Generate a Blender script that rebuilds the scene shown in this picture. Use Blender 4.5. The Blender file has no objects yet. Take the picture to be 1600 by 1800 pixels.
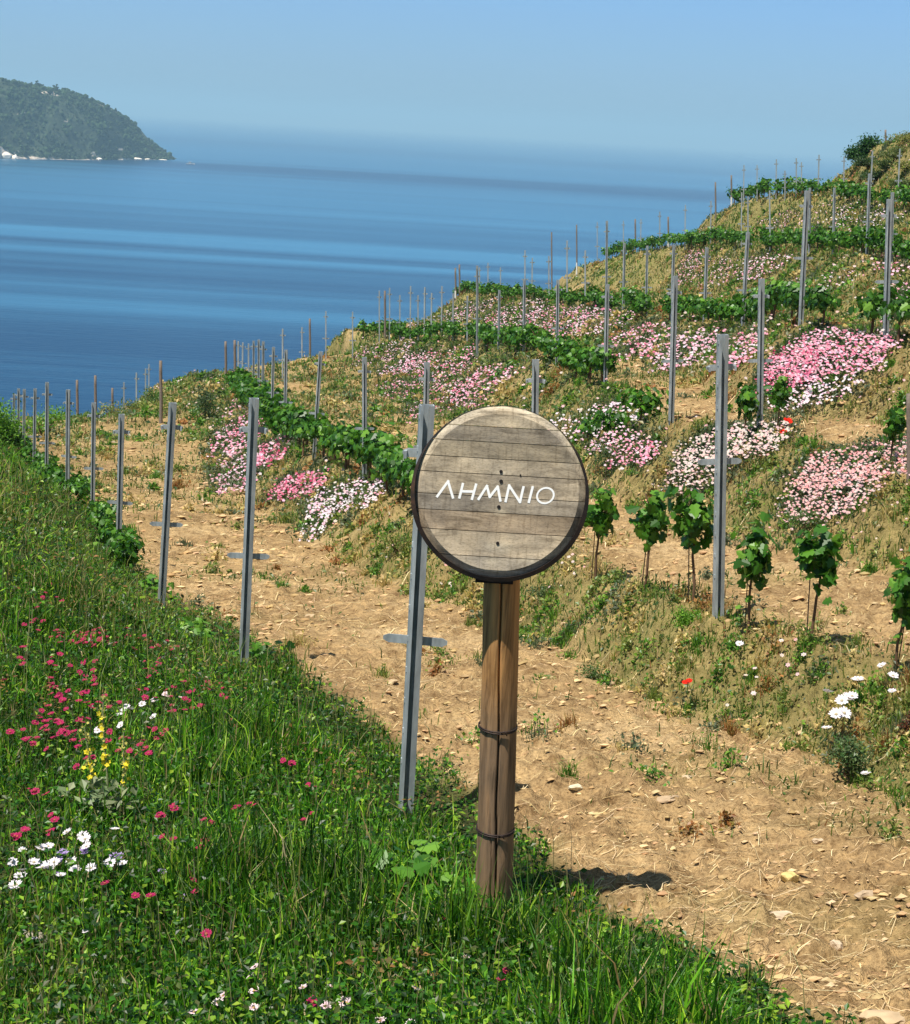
import bpy, math, random
import numpy as np
from mathutils import Vector, Matrix

rng = np.random.default_rng(11)
random.seed(5)
col = bpy.context.scene.collection
R = math.radians

# ------------------------------------------------------------------ camera
F = 3200.0                                   # focal length in pixels of a 1600 x 1800 frame
PITCH = math.atan((900 - 228) / F)
ROLL = math.atan(0.058)
cam_d = bpy.data.cameras.new('camera')
cam = bpy.data.objects.new('camera', cam_d); col.objects.link(cam)
cam_d.sensor_fit = 'VERTICAL'; cam_d.sensor_height = 36.0
cam_d.lens = F / 1800 * 36.0
cam_d.clip_start = 0.1; cam_d.clip_end = 90000
ez = np.array([0.0, math.cos(PITCH), -math.sin(PITCH)])      # forward
ex0 = np.array([1.0, 0, 0]); ey0 = np.cross(ex0, ez)         # right, up
c_, s_ = math.cos(ROLL), math.sin(ROLL)
ex = ex0 * c_ + ey0 * s_                                      # camera rolled: the horizon falls to the right
ey = -ex0 * s_ + ey0 * c_
cam.matrix_world = Matrix(((ex[0], ey[0], -ez[0], 0), (ex[1], ey[1], -ez[1], 0), (ex[2], ey[2], -ez[2], 0), (0, 0, 0, 1)))
sc = bpy.context.scene
sc.camera = cam

# ------------------------------------------------------------------ sky, sun, exposure
SUN = Vector((-0.29, -0.31, 1.0)).normalized()               # towards the sun
elev = math.asin(SUN.z); azi = math.atan2(SUN.x, SUN.y)
world = bpy.data.worlds.new('World'); sc.world = world
world.use_nodes = True
wn, wl = world.node_tree.nodes, world.node_tree.links
wn.clear()
sky = wn.new('ShaderNodeTexSky'); sky.sky_type = 'NISHITA'
sky.sun_disc = False; sky.sun_elevation = elev; sky.sun_rotation = azi
sky.air_density = 1.0; sky.dust_density = 0.6; sky.ozone_density = 2.0
hs = wn.new('ShaderNodeHueSaturation'); hs.inputs['Saturation'].default_value = 1.15; hs.inputs['Hue'].default_value = 0.49
bg = wn.new('ShaderNodeBackground'); bg.inputs['Strength'].default_value = 0.105
wo = wn.new('ShaderNodeOutputWorld')
# moist sea air: the sky is bluer and deeper in a belt above the horizon
tcw = wn.new('ShaderNodeTexCoord'); spw = wn.new('ShaderNodeSeparateXYZ'); wl.new(tcw.outputs['Generated'], spw.inputs[0])
crw = wn.new('ShaderNodeValToRGB'); wl.new(spw.outputs['Z'], crw.inputs[0])
crw.color_ramp.elements[0].position = 0.0; crw.color_ramp.elements[0].color = (.34, .545, .97, 1)
crw.color_ramp.elements[1].position = 0.45; crw.color_ramp.elements[1].color = (.66, .62, .56, 1)
mxw = wn.new('ShaderNodeMix'); mxw.data_type = 'RGBA'; mxw.blend_type = 'MULTIPLY'; mxw.inputs[0].default_value = 1.0
wl.new(sky.outputs[0], hs.inputs['Color']); wl.new(hs.outputs[0], mxw.inputs[6]); wl.new(crw.outputs[0], mxw.inputs[7]); wl.new(mxw.outputs[2], bg.inputs[0]); wl.new(bg.outputs[0], wo.inputs[0])
sun_d = bpy.data.lights.new('sun', 'SUN'); sun_d.energy = 5.0; sun_d.angle = R(0.53); sun_d.color = (1.0, 0.945, 0.85)
sun = bpy.data.objects.new('sun', sun_d); col.objects.link(sun)
sun.rotation_euler = SUN.to_track_quat('Z', 'Y').to_euler(); sun.location = (0, 0, 30)
sc.view_settings.view_transform = 'Standard'; sc.view_settings.look = 'None'
sc.view_settings.exposure = 0.6; sc.view_settings.gamma = 1.0
sc.view_settings.use_curve_mapping = False
sc.cycles.max_bounces = 6; sc.cycles.transparent_max_bounces = 8; sc.cycles.volume_bounces = 0
sc.cycles.use_denoising = True

# ------------------------------------------------------------------ helpers: noise, points, meshes
def vnoise(x, y, seed=0):
    xi = np.floor(x).astype(np.int64); yi = np.floor(y).astype(np.int64)
    fx = x - xi; fy = y - yi
    fx = fx * fx * (3 - 2 * fx); fy = fy * fy * (3 - 2 * fy)
    def h(a, b):
        n = (a * 374761393 + b * 668265263 + seed * 1442695041) & 0x7fffffff
        n = ((n ^ (n >> 13)) * 1274126177) & 0x7fffffff
        n = (n ^ (n >> 16)) & 0xffff
        return n / 65535.0
    a = h(xi, yi); b = h(xi + 1, yi); c = h(xi, yi + 1); d = h(xi + 1, yi + 1)
    return (a * (1 - fx) + b * fx) * (1 - fy) + (c * (1 - fx) + d * fx) * fy

def fbm(x, y, octv=4, seed=0, gain=0.5):
    t = 0; a = 1.0; n = 0
    for i in range(octv):
        t = t + a * (vnoise(x * 2 ** i + 17.3 * i, y * 2 ** i - 9.1 * i, seed + i) - 0.5); n += a; a *= gain
    return t / n * 2

def sstep(a, b, x):
    t = np.clip((x - a) / (b - a), 0, 1); return t * t * (3 - 2 * t)

def ray(px, py):
    px = np.asarray(px, float); py = np.asarray(py, float)
    d = ((px - 800) / F)[..., None] * ex + (-(py - 900) / F)[..., None] * ey + ez
    return d
def P(px, py, s): return ray(px, py) * (F / np.asarray(s, float))[..., None]
def proj(p):
    p = np.asarray(p); z = p @ ez
    return 800 + F * (p @ ex) / z, 900 - F * (p @ ey) / z

# ------------------------------------------------------------------ the hillside: terrace lines, each a list of (x, y, z) along the slope
# per line: pixel x, pixel y, pixels per metre of points read off the picture; (x, z) where the line passes the camera
LINES = [
 ('L',  [(-20,1800,650),(-20,1400,478),(-20,1200,392),(-20,1010,300),(-60,850,190),(-60,800,150),(-60,735,92),(-110,760,72)], (-1.2,-1.7), .30),
 ('R1', [(1180,1850,727),(865,1600,545),(713,1425,446),(428,1170,294),(283,1072,228),(208,1005,177),(163,915,140),(119,885,122),(82,856,110),(60,825,98),(36,800,90),(-30,745,71)], (2.6,-1.75), .30),
 ('B2', [(1560,1400,410),(1430,1335,370),(1130,1225,309),(1010,1165,265),(830,1075,210),(620,1006,166),(530,936,138),(455,890,118),(405,847,102),(375,812,90),(320,725,70),(250,715,57)], (3.9,-1.65), .30),
 ('R2', [(1575,1172,360),(1425,1140,335),(1264,1087,309),(1130,1052,268),(1045,1028,245),(938,966,210),(742,902,166),(641,849,138),(552,806,118),(501,779,102),(478,752,90),(420,695,70),(390,675,60),(330,662,54),(260,690,48)], (4.9,-1.2), .30),
 ('B3', [(1420,985,231),(1200,915,175),(1060,875,158),(950,814,119),(870,764,95),(820,730,78),(720,668,58),(620,610,48)], (6.1,-1.1), .30),
 ('R3', [(1597,850,231),(1337,770,175),(1182,738,158),(1065,690,119),(980,644,95),(922,618,78),(878,612,68),(800,605,58),(720,598,52),(680,588,48),(600,585,44),(520,606,40)], (6.9,-.6), .30),
 ('B4', [(1400,740,165),(1270,712,140),(1190,660,105),(1130,634,90),(1040,610,75),(940,600,60),(820,582,48),(740,566,40)], (8.4,-.5), .30),
 ('R4', [(1557,605,165),(1408,572,140),(1312,576,105),(1240,577,90),(1180,566,82),(1137,555,75),(1097,548,68),(1028,542,60),(965,535,54),(900,528,48),(850,522,43),(810,518,40)], (9.4,0), .30),
 ('B5', [(1450,577,95),(1340,549,68),(1210,528,50),(1120,512,41),(1000,500,33)], (11.4,.1), .30),
 ('R5', [(1600,470,95),(1525,455,82),(1463,445,68),(1420,440,64),(1352,437,56),(1304,432,50),(1250,432,45),(1197,434,41),(1140,440,38),(1100,450,35),(1060,458,33),(1013,462,31)], (13,.8), .30),
 ('B6', [(1480,442,57),(1380,432,50),(1280,430,42),(1220,435,38)], (15,.9), .30),
 ('R6', [(1600,372,57),(1480,352,50),(1420,344,46),(1350,348,42),(1290,358,38),(1235,385,35)], (17,1.6), .30),
 ('B7', [(1690,372,57),(1540,345,50),(1480,336,45),(1440,345,42),(1380,368,38)], (18.5,1.6), .30),
 ('R7', [(1720,255,57),(1610,248,50),(1532,262,45),(1492,300,42),(1462,345,39)], (21,2.6), .30),
]
YT = np.concatenate([[-40, -20, -8, -3], np.geomspace(0.5 + 1, 520 + 1, 900) - 1])
XK, ZK = [], []
for nm, pts, near, drop in LINES:
    w = np.array([P(a, b, c) for a, b, c in pts])
    w = w[np.argsort(w[:, 1])]
    ys, xs, zs = w[:, 1], w[:, 0], w[:, 2]
    nx, nz = near
    sx = (xs[-1] - xs[-3]) / (ys[-1] - ys[-3])
    far = np.array([6, 20, 60, 200, 500.])
    ys2 = np.concatenate([[-40, 0], ys, ys[-1] + far])
    xs2 = np.concatenate([[nx + (1.5 if nm != 'L' else -.3), nx], xs, xs[-1] + np.clip(sx, -.5, .3) * far * np.array([1, 1, .8, .5, .3])])
    zs2 = np.concatenate([[nz + 2.0, nz], zs, zs[-1] - drop * far - .0025 * far ** 2 * (far < 100) - 25 * (far > 100)])
    X = np.interp(YT, ys2, xs2); Z = np.interp(YT, ys2, zs2)
    for it in range(10):                                      # round the corners along the line
        X[1:-1] = .25 * X[:-2] + .5 * X[1:-1] + .25 * X[2:]; Z[1:-1] = .25 * Z[:-2] + .5 * Z[1:-1] + .25 * Z[2:]
    XK.append(X); ZK.append(Z)
XK = [XK[0] - 30] + XK + [XK[-1] + 25]; ZK = [ZK[0] - 2.5] + ZK + [ZK[-1] + 3.0]
for k in range(3, len(XK)):
    XK[k] = np.maximum(XK[k], XK[k - 1] + .25)
XK[1] = np.minimum(XK[1], XK[2] - .8); XK[0] = XK[1] - 30
XK = np.array(XK); ZK = np.array(ZK)
NK = len(XK)
ROWK = {1: 2, 2: 4, 3: 6, 4: 8, 5: 10, 6: 12, 7: 14}

def tables(y):
    i = np.clip(np.searchsorted(YT, y) - 1, 0, len(YT) - 2)
    f = np.clip((y - YT[i]) / (YT[i + 1] - YT[i]), 0, 1)
    return XK[:, i] * (1 - f) + XK[:, i + 1] * f, ZK[:, i] * (1 - f) + ZK[:, i + 1] * f

def base_z(x, y):
    """height and terrace coordinate u (2 = row 1, 3 = foot of its bank, 4 = row 2 ...)"""
    shp = np.shape(x); x = np.ravel(np.asarray(x, float)); y = np.ravel(np.asarray(y, float))
    X, Z = tables(y)
    k = np.clip((x[None] > X).sum(0) - 1, 0, NK - 2); n = np.arange(len(x))
    f = np.clip((x - X[k, n]) / (X[k + 1, n] - X[k, n]), -1, 2)
    z = Z[k, n] * (1 - f) + Z[k + 1, n] * f
    return z.reshape(shp), (k + np.clip(f, 0, 1)).reshape(shp)

def edge_x(y): return np.interp(y, YT, XK[2]) + np.interp(y, [0, 4.5, 6, 10, 14, 20, 40], [.6, .5, .36, .29, .25, .1, 0]) 

def relief(x, y, u):
    meadow = sstep(.1, -.1, x - edge_x(y))
    frac = u - 2 * np.floor(u / 2)                            # 0 at a row, 1 at the foot of the next bank
    bank = np.where(u > 2, sstep(.9, 1.15, frac) * sstep(2.0, 1.9, frac), 0)
    big = fbm(x * .5, y * .35, 3, 3) * np.clip(.02 + .0035 * y, 0, .35)
    mid = fbm(x * 2.3, y * 2.3, 3, 7) * (.035 + .05 * bank) * (1 - .5 * meadow)
    clod = np.abs(fbm(x * 6, y * 6, 3, 21)) * .07 + np.abs(fbm(x * 19, y * 19, 2, 31)) * .045 + bank * np.abs(fbm(x * 3.1, y * 2.6, 3, 41)) * .10
    return big + mid + clod * (1 - .7 * meadow)

def ground_z(x, y):
    z, u = base_z(x, y)
    return z + relief(np.asarray(x, float), np.asarray(y, float), u)

def place(px, s):
    """point of the ground in pixel column px, s pixels per metre away"""
    py = 900.0
    for i in range(12):
        p = P(px, py, s); p[2] = ground_z(p[0:1], p[1:2])[0]
        py = float(proj(p)[1])
    return p

MS = np.geomspace(3.2, 130, 260)
def hit(px, py):
    """where the lines of sight through the pixels meet the ground (NaN where they miss)"""
    px = np.atleast_1d(np.asarray(px, float)); py = np.atleast_1d(np.asarray(py, float))
    d = ray(px, py); d = d / d[:, 1:2]
    out = np.full((len(px), 3), np.nan); todo = np.arange(len(px)); prev = 3.0
    for m in MS:
        p = d[todo] * m; below = p[:, 2] < ground_z(p[:, 0], p[:, 1])
        if below.any():
            idx = todo[below]; a = np.full(len(idx), prev); b = np.full(len(idx), m)
            for j in range(10):
                c = (a + b) / 2; q = d[idx] * c[:, None]; u = q[:, 2] < ground_z(q[:, 0], q[:, 1])
                b = np.where(u, c, b); a = np.where(u, a, c)
            out[idx] = d[idx] * b[:, None]
            todo = todo[~below]
        prev = m
        if not len(todo): break
    return out

# ------------------------------------------------------------------ materials
def mat(name):
    m = bpy.data.materials.new(name); m.use_nodes = True
    nt = m.node_tree; b = nt.nodes['Principled BSDF']
    return m, nt, b
def node(nt, t, **kw):
    n = nt.nodes.new(t)
    for k, v in kw.items():
        if k in n.inputs: n.inputs[k].default_value = v
        else: setattr(n, k, v)
    return n
def ramp(nt, fac, stops, interp='LINEAR'):
    r = nt.nodes.new('ShaderNodeValToRGB'); r.color_ramp.interpolation = interp
    e = r.color_ramp.elements
    while len(e) < len(stops): e.new(0.5)
    for i, (p, c) in enumerate(stops):
        e[i].position = p; e[i].color = (*c, 1) if len(c) == 3 else c
    if fac is not None: nt.links.new(fac, r.inputs[0])
    return r
def noise(nt, scale, detail=4, rough=.6, vec=None, dist=0):
    n = nt.nodes.new('ShaderNodeTexNoise'); n.inputs['Scale'].default_value = scale
    n.inputs['Detail'].default_value = detail; n.inputs['Roughness'].default_value = rough; n.inputs['Distortion'].default_value = dist
    if vec is not None: nt.links.new(vec, n.inputs['Vector'])
    return n
def mixc(nt, fac, a, b, mode='MIX'):
    m = nt.nodes.new('ShaderNodeMix'); m.data_type = 'RGBA'; m.blend_type = mode
    if isinstance(fac, (int, float)): m.inputs[0].default_value = fac
    else: nt.links.new(fac, m.inputs[0])
    for sock, v in ((m.inputs[6], a), (m.inputs[7], b)):
        if isinstance(v, (tuple, list)): sock.default_value = (*v, 1)
        else: nt.links.new(v, sock)
    return m.outputs[2]
def bump(nt, b, h, strength=.5, dist=.01):
    n = nt.nodes.new('ShaderNodeBump'); n.inputs['Strength'].default_value = strength; n.inputs['Distance'].default_value = dist
    nt.links.new(h, n.inputs['Height']); nt.links.new(n.outputs[0], b.inputs['Normal']); return n
def objco(nt, scale=(1, 1, 1), obj=True):
    t = nt.nodes.new('ShaderNodeTexCoord'); m = nt.nodes.new('ShaderNodeMapping'); m.inputs['Scale'].default_value = scale
    nt.links.new(t.outputs['Object'], m.inputs[0]); return m.outputs[0]

def tint_mat(name, transl=.3, rough=.6, spec=.25, var=None, gain=(1, 1, 1)):
    """leaf or petal: its own colour comes from the mesh attribute 'tint'"""
    m, nt, b = mat(name)
    a = node(nt, 'ShaderNodeAttribute', attribute_name='tint')
    c = mixc(nt, 1.0, a.outputs['Color'], gain, 'MULTIPLY')
    nt.links.new(c, b.inputs['Base Color']); b.inputs['Roughness'].default_value = rough
    b.inputs['Specular IOR Level'].default_value = spec
    if transl > 0:
        t = node(nt, 'ShaderNodeBsdfTranslucent'); nt.links.new(c, t.inputs[0])
        mx = nt.nodes.new('ShaderNodeMixShader'); mx.inputs[0].default_value = transl
        nt.links.new(b.outputs[0], mx.inputs[1]); nt.links.new(t.outputs[0], mx.inputs[2])
        nt.links.new(mx.outputs[0], nt.nodes['Material Output'].inputs[0])
    return m

M = {}
M['grass'] = tint_mat('grass_blade', .5, .5, .3)
M['leaf'] = tint_mat('vine_leaf', .42, .42, .4)
M['petal'] = tint_mat('petal', .3, .7, .1)
M['straw'] = tint_mat('straw', .1, .6, .3)
M['stone'] = tint_mat('stone', 0, .9, .15)

def soil():
    m, nt, b = mat('soil')
    a = node(nt, 'ShaderNodeAttribute', attribute_name='veg')
    co = objco(nt)
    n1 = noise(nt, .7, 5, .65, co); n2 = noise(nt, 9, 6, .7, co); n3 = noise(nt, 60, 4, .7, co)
    dry = ramp(nt, n1.outputs[0], [(.3, (.30, .195, .095)), (.5, (.44, .30, .148)), (.7, (.57, .415, .225))])
    det = ramp(nt, n2.outputs[0], [(.3, (.42, .35, .28)), (.5, (.95, .93, .9)), (.72, (1.35, 1.3, 1.2))])  # random soil tone; its dark end also paints shade into the crevices
    c = mixc(nt, 1.0, dry.outputs[0], det.outputs[0], 'MULTIPLY')
    fine = ramp(nt, n3.outputs[0], [(.34, (.45, .40, .35)), (.5, (.95, .95, .95)), (.70, (1.25, 1.25, 1.2))])  # darkest grains put the shade of small pits into the colour
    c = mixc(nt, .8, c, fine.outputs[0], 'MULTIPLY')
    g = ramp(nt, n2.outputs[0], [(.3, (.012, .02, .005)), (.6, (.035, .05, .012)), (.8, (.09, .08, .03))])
    bk = node(nt, 'ShaderNodeAttribute', attribute_name='bank')
    g2 = ramp(nt, n2.outputs[0], [(.3, (.06, .085, .018)), (.55, (.16, .175, .045)), (.75, (.31, .26, .10))])
    c = mixc(nt, bk.outputs['Fac'], c, g2.outputs[0])
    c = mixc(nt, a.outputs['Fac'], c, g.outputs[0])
    nt.links.new(c, b.inputs['Base Color']); b.inputs['Roughness'].default_value = .95
    b.inputs['Specular IOR Level'].default_value = .1
    ad = node(nt, 'ShaderNodeMath', operation='ADD'); nt.links.new(n2.outputs[0], ad.inputs[0]); nt.links.new(n3.outputs[0], ad.inputs[1])
    bump(nt, b, ad.outputs[0], .8, .035)
    return m
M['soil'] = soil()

def metal():
    m, nt, b = mat('galvanised_steel')
    co = objco(nt, (1, 1, .35))
    n = noise(nt, 25, 5, .6, co)
    c = ramp(nt, n.outputs[0], [(.3, (.20, .225, .23)), (.55, (.35, .385, .39)), (.75, (.50, .54, .55))])
    nt.links.new(c.outputs[0], b.inputs['Base Color']); b.inputs['Metallic'].default_value = .15
    b.inputs['Roughness'].default_value = .5
    bump(nt, b, n.outputs[0], .15, .002)
    return m
M['steel'] = metal()
def plain(name, c, rough=.6, metallic=0, spec=.3):
    m, nt, b = mat(name); co = objco(nt); n = noise(nt, 30, 4, .6, co)
    r = ramp(nt, n.outputs[0], [(.3, tuple(v * .7 for v in c)), (.7, tuple(min(1, v * 1.2) for v in c))])
    nt.links.new(r.outputs[0], b.inputs['Base Color']); b.inputs['Roughness'].default_value = rough
    b.inputs['Metallic'].default_value = metallic; b.inputs['Specular IOR Level'].default_value = spec
    return m
M['iron'] = plain('black_iron', (.014, .010, .010), .7, .1)
_nt = M['iron'].node_tree; _n = noise(_nt, 9, 6, .75, objco(_nt)); _r = ramp(_nt, _n.outputs[0], [(.42, (.010, .008, .008)), (.58, (.030, .018, .012)), (.72, (.10, .045, .02))]); _nt.links.new(_r.outputs[0], _nt.nodes['Principled BSDF'].inputs['Base Color']); bump(_nt, _nt.nodes['Principled BSDF'], _n.outputs[0], .5, .004)
M['wire'] = plain('rusty_wire', (.05, .035, .03), .6, .5)
M['letter'] = mat('white_paint')[0]; _b = M['letter'].node_tree.nodes['Principled BSDF']; _b.inputs['Base Color'].default_value = (.88, .88, .86, 1); _b.inputs['Roughness'].default_value = .8; _b.inputs['Specular IOR Level'].default_value = .1
M['hole'] = plain('dark_bolt', (.012, .009, .008), .8)
M['bark'] = plain('vine_bark', (.13, .075, .04), .9)
M['weathered'] = plain('weathered_timber', (.20, .16, .13), .9)
M['whitewash'] = plain('whitewash', (.75, .74, .70), .8)

def barrel_wood():
    m, nt, b = mat('barrel_oak')
    a = node(nt, 'ShaderNodeAttribute', attribute_name='tint')
    co = objco(nt, (2.2, 10, 32)); n = noise(nt, 2.2, 6, .65, co, .6)
    co2 = objco(nt, (1, 1, 1)); n2 = noise(nt, 7, 4, .6, co2)
    co3 = objco(nt, (30, 4, 4)); n3 = noise(nt, 3.2, 3, .5, co3)
    g = ramp(nt, n.outputs[0], [(.30, (.34, .32, .29)), (.47, (.88, .87, .85)), (.70, (1.35, 1.33, 1.28))])
    c = mixc(nt, 1.0, a.outputs['Color'], g.outputs[0], 'MULTIPLY')
    g2 = ramp(nt, n2.outputs[0], [(.35, (.72, .72, .74)), (.6, (1.08, 1.04, .98))])
    c = mixc(nt, .9, c, g2.outputs[0], 'MULTIPLY')
    g3 = ramp(nt, n3.outputs[0], [(.35, (.55, .53, .5)), (.45, (1, 1, 1))])
    co4 = objco(nt, (60, 160, 160)); n4 = noise(nt, 1.6, 3, .7, co4); g4 = ramp(nt, n4.outputs[0], [(.33, (.55, .52, .48)), (.5, (1, 1, 1)), (.7, (1.18, 1.16, 1.12))]); c = mixc(nt, .7, c, g4.outputs[0], 'MULTIPLY')
    c = mixc(nt, .45, c, g3.outputs[0], 'MULTIPLY')
    nt.links.new(c, b.inputs['Base Color']); b.inputs['Roughness'].default_value = .8; b.inputs['Specular IOR Level'].default_value = .2
    bump(nt, b, n.outputs[0], .5, .003)
    return m
M['barrel'] = barrel_wood()
def log_wood():
    m, nt, b = mat('log_wood')
    co = objco(nt, (14, 14, 1.0)); n = noise(nt, 3.0, 6, .65, co, .4)
    co2 = objco(nt, (3, 3, 1.6)); n2 = noise(nt, 1.6, 4, .6, co2)
    t = nt.nodes.new('ShaderNodeTexCoord'); sp = nt.nodes.new('ShaderNodeSeparateXYZ'); nt.links.new(t.outputs['Object'], sp.inputs[0])
    # weathered grey low down, warm fresh wood under the board (a stain of the post itself)
    mr = node(nt, 'ShaderNodeMapRange'); mr.inputs[1].default_value = .45; mr.inputs[2].default_value = 1.15
    nt.links.new(sp.outputs['Z'], mr.inputs[0])
    ad = node(nt, 'ShaderNodeMath', operation='MULTIPLY_ADD'); nt.links.new(n2.outputs[0], ad.inputs[0]); ad.inputs[1].default_value = .9
    nt.links.new(mr.outputs[0], ad.inputs[2])
    base = ramp(nt, ad.outputs[0], [(.35, (.19, .125, .075)), (.75, (.29, .175, .088)), (1.0, (.42, .22, .08))])
    g = ramp(nt, n.outputs[0], [(.32, (.34, .32, .30)), (.5, (.95, .95, .95)), (.72, (1.5, 1.42, 1.3))])
    c = mixc(nt, 1.0, base.outputs[0], g.outputs[0], 'MULTIPLY')
    nt.links.new(c, b.inputs['Base Color']); b.inputs['Roughness'].default_value = .75; b.inputs['Specular IOR Level'].default_value = .25
    bump(nt, b, n.outputs[0], .7, .006)
    return m
M['log'] = log_wood()

# ------------------------------------------------------------------ object building
def mesh_np(name, V, faces, material, tint=None, smooth=False, attrs=None):
    """V (n,3); faces: list of int arrays (m,3) or (m,4)"""
    me = bpy.data.meshes.new(name)
    V = np.asarray(V, np.float32)
    faces = [np.asarray(f, np.int32) for f in faces if len(f)]
    me.vertices.add(len(V)); me.vertices.foreach_set('co', V.ravel())
    nl = sum(f.size for f in faces); npoly = sum(len(f) for f in faces)
    me.loops.add(nl); me.loops.foreach_set('vertex_index', np.concatenate([f.ravel() for f in faces]))
    me.polygons.add(npoly)
    tot = np.concatenate([np.full(len(f), f.shape[1], np.int32) for f in faces])
    st = np.concatenate([[0], np.cumsum(tot)[:-1]]).astype(np.int32)
    me.polygons.foreach_set('loop_start', st); me.polygons.foreach_set('loop_total', tot)
    me.polygons.foreach_set('use_smooth', np.full(npoly, smooth, bool))
    if tint is not None:
        a = me.color_attributes.new('tint', 'FLOAT_COLOR', 'POINT')
        c = np.ones((len(V), 4), np.float32); c[:, :3] = tint; a.data.foreach_set('color', c.ravel())
    for k, v in (attrs or {}).items():
        a = me.attributes.new(k, 'FLOAT', 'POINT'); a.data.foreach_set('value', np.asarray(v, np.float32))
    me.update(calc_edges=True); me.validate()
    me.materials.append(material)
    return me

def link(name, me, parent=None, loc=None):
    o = bpy.data.objects.new(name, me); col.objects.link(o)
    if parent is not None: o.parent = parent
    if loc is not None: o.location = loc
    return o
def tag(o, label=None, cat=None, group=None, kind=None):
    if label: o['label'] = label
    if cat: o['category'] = cat
    if group: o['group'] = group
    if kind: o['kind'] = kind
    return o
def thing(name, label, cat, loc, group=None):
    o = bpy.data.objects.new(name, None); col.objects.link(o); o.location = loc; o.empty_display_size = .1
    return tag(o, label, cat, group)

class MB:
    """collects simple shapes into one mesh"""
    def __init__(s): s.V = []; s.F3 = []; s.F4 = []; s.T = []; s.n = 0
    def add(s, V, F3=(), F4=(), tint=(1, 1, 1)):
        V = np.asarray(V, float); s.V.append(V)
        if len(F3): s.F3.append(np.asarray(F3) + s.n)
        if len(F4): s.F4.append(np.asarray(F4) + s.n)
        t = np.asarray(tint, float); s.T.append(np.broadcast_to(t, V.shape) if t.ndim < 2 else t)
        s.n += len(V)
    def box(s, c, h, tint=(1, 1, 1), rot=None):
        v = np.array([(x, y, z) for x in (-1, 1) for y in (-1, 1) for z in (-1, 1)], float) * h
        if rot is not None: v = v @ np.array(rot).T
        s.add(v + c, F4=[(0, 1, 3, 2), (4, 6, 7, 5), (0, 4, 5, 1), (2, 3, 7, 6), (0, 2, 6, 4), (1, 5, 7, 3)], tint=tint)
    def tube(s, pts, rad, n=8, tint=(1, 1, 1), cap=True):
        pts = np.asarray(pts, float); m = len(pts); rad = np.broadcast_to(rad, (m,))
        d = np.gradient(pts, axis=0); d /= np.linalg.norm(d, axis=1)[:, None] + 1e-9
        up = np.array([.0, 0, 1]) if abs(d[0, 2]) < .9 else np.array([1., 0, 0])
        V = []
        for i in range(m):
            a = np.cross(d[i], up); a /= np.linalg.norm(a) + 1e-9; b = np.cross(d[i], a)
            t = np.arange(n) / n * 2 * math.pi
            V.append(pts[i] + rad[i] * (np.cos(t)[:, None] * a + np.sin(t)[:, None] * b))
        V = np.concatenate(V); F = []
        for i in range(m - 1):
            for j in range(n):
                k = (j + 1) % n; F.append((i * n + j, i * n + k, (i + 1) * n + k, (i + 1) * n + j))
        F3 = []
        if cap:
            V = np.concatenate([V, pts[:1], pts[-1:]])
            for j in range(n):
                k = (j + 1) % n; F3.append((m * n, k, j)); F3.append((m * n + 1, (m - 1) * n + j, (m - 1) * n + k))
        s.add(V, F3, F, tint)
    def extrude(s, poly, z0, z1, tint=(1, 1, 1)):
        """closed outline in x-y, convex or not, from z0 to z1 (walls only + fan caps when convex)"""
        n = len(poly); p = np.asarray(poly, float)
        V = np.concatenate([np.c_[p, np.full(n, z0)], np.c_[p, np.full(n, z1)]])
        s.add(V, F4=[(i, (i + 1) % n, n + (i + 1) % n, n + i) for i in range(n)], tint=tint)
    def mesh(s, name, material, smooth=False):
        F = []
        if s.F3: F.append(np.concatenate(s.F3))
        if s.F4: F.append(np.concatenate(s.F4))
        return mesh_np(name, np.concatenate(s.V), F, material, np.concatenate(s.T), smooth)

# ================================================================== SETTING
# ---- the ground: one sheet, fine where the picture looks, coarse beyond
ya = np.concatenate([[-60, -35, -18, -8, -4, -1, .6, 1.6, 2.4], np.geomspace(3.0, 60, 620), np.geomspace(60.5, 140, 90), np.linspace(145, 520, 30)])
aa = np.concatenate([[-60, -25, -12, -7, -4, -2.5, -1.6, -1.0, -.7, -.5, -.42], np.linspace(-.36, .36, 400), [.42, .5, .7, 1.0, 1.6, 2.5, 4, 7, 12, 25, 60]])
AA, YY = np.meshgrid(aa, ya)
XX = AA * (np.clip(YY, 0, 40) * .95 + np.clip(YY - 40, 0, 500) * .8 + 1.6)
gz, gu = base_z(XX, YY)
gz = gz + relief(XX, YY, gu)
gz = np.maximum(gz, -66)
# vegetation cover of the soil (0 bare earth .. 1 green turf)
def cover(x, y, u):
    n = fbm(x * .9, y * .9, 4, 51)
    meadow = sstep(.12, -.12, x - edge_x(y) + .12 * fbm(x * 3, y * 3, 2, 5))
    frac = u - 2 * np.floor(u / 2)
    bank = np.where(u > 2, sstep(.92, 1.1, frac), 0)
    rowstrip = np.where(u > 3.2, sstep(.30, .0, frac), 0) * (u > 2)
    up = sstep(14, 45, y)
    v = bank * (.70 + .5 * n) + rowstrip * (.5 + .6 * n) + up * (.36 + .6 * n) + .25 * sstep(.15, .5, n)
    v = np.where((u > 12.6) & (y > 40), .9 + .2 * n, v)
    return np.clip(np.maximum(meadow, v), 0, 1)
veg = cover(XX, YY, gu)
nr, nc = XX.shape
idx = np.arange(nr * nc).reshape(nr, nc)
quads = np.stack([idx[:-1, :-1], idx[:-1, 1:], idx[1:, 1:], idx[1:, :-1]], -1).reshape(-1, 4)
me = mesh_np('ground', np.c_[XX.ravel(), YY.ravel(), gz.ravel()], [quads], M['soil'], smooth=True, attrs={'veg': (.92 * sstep(.12, -.12, XX - edge_x(YY))).ravel(), 'bank': (veg * .7).ravel()})
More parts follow.
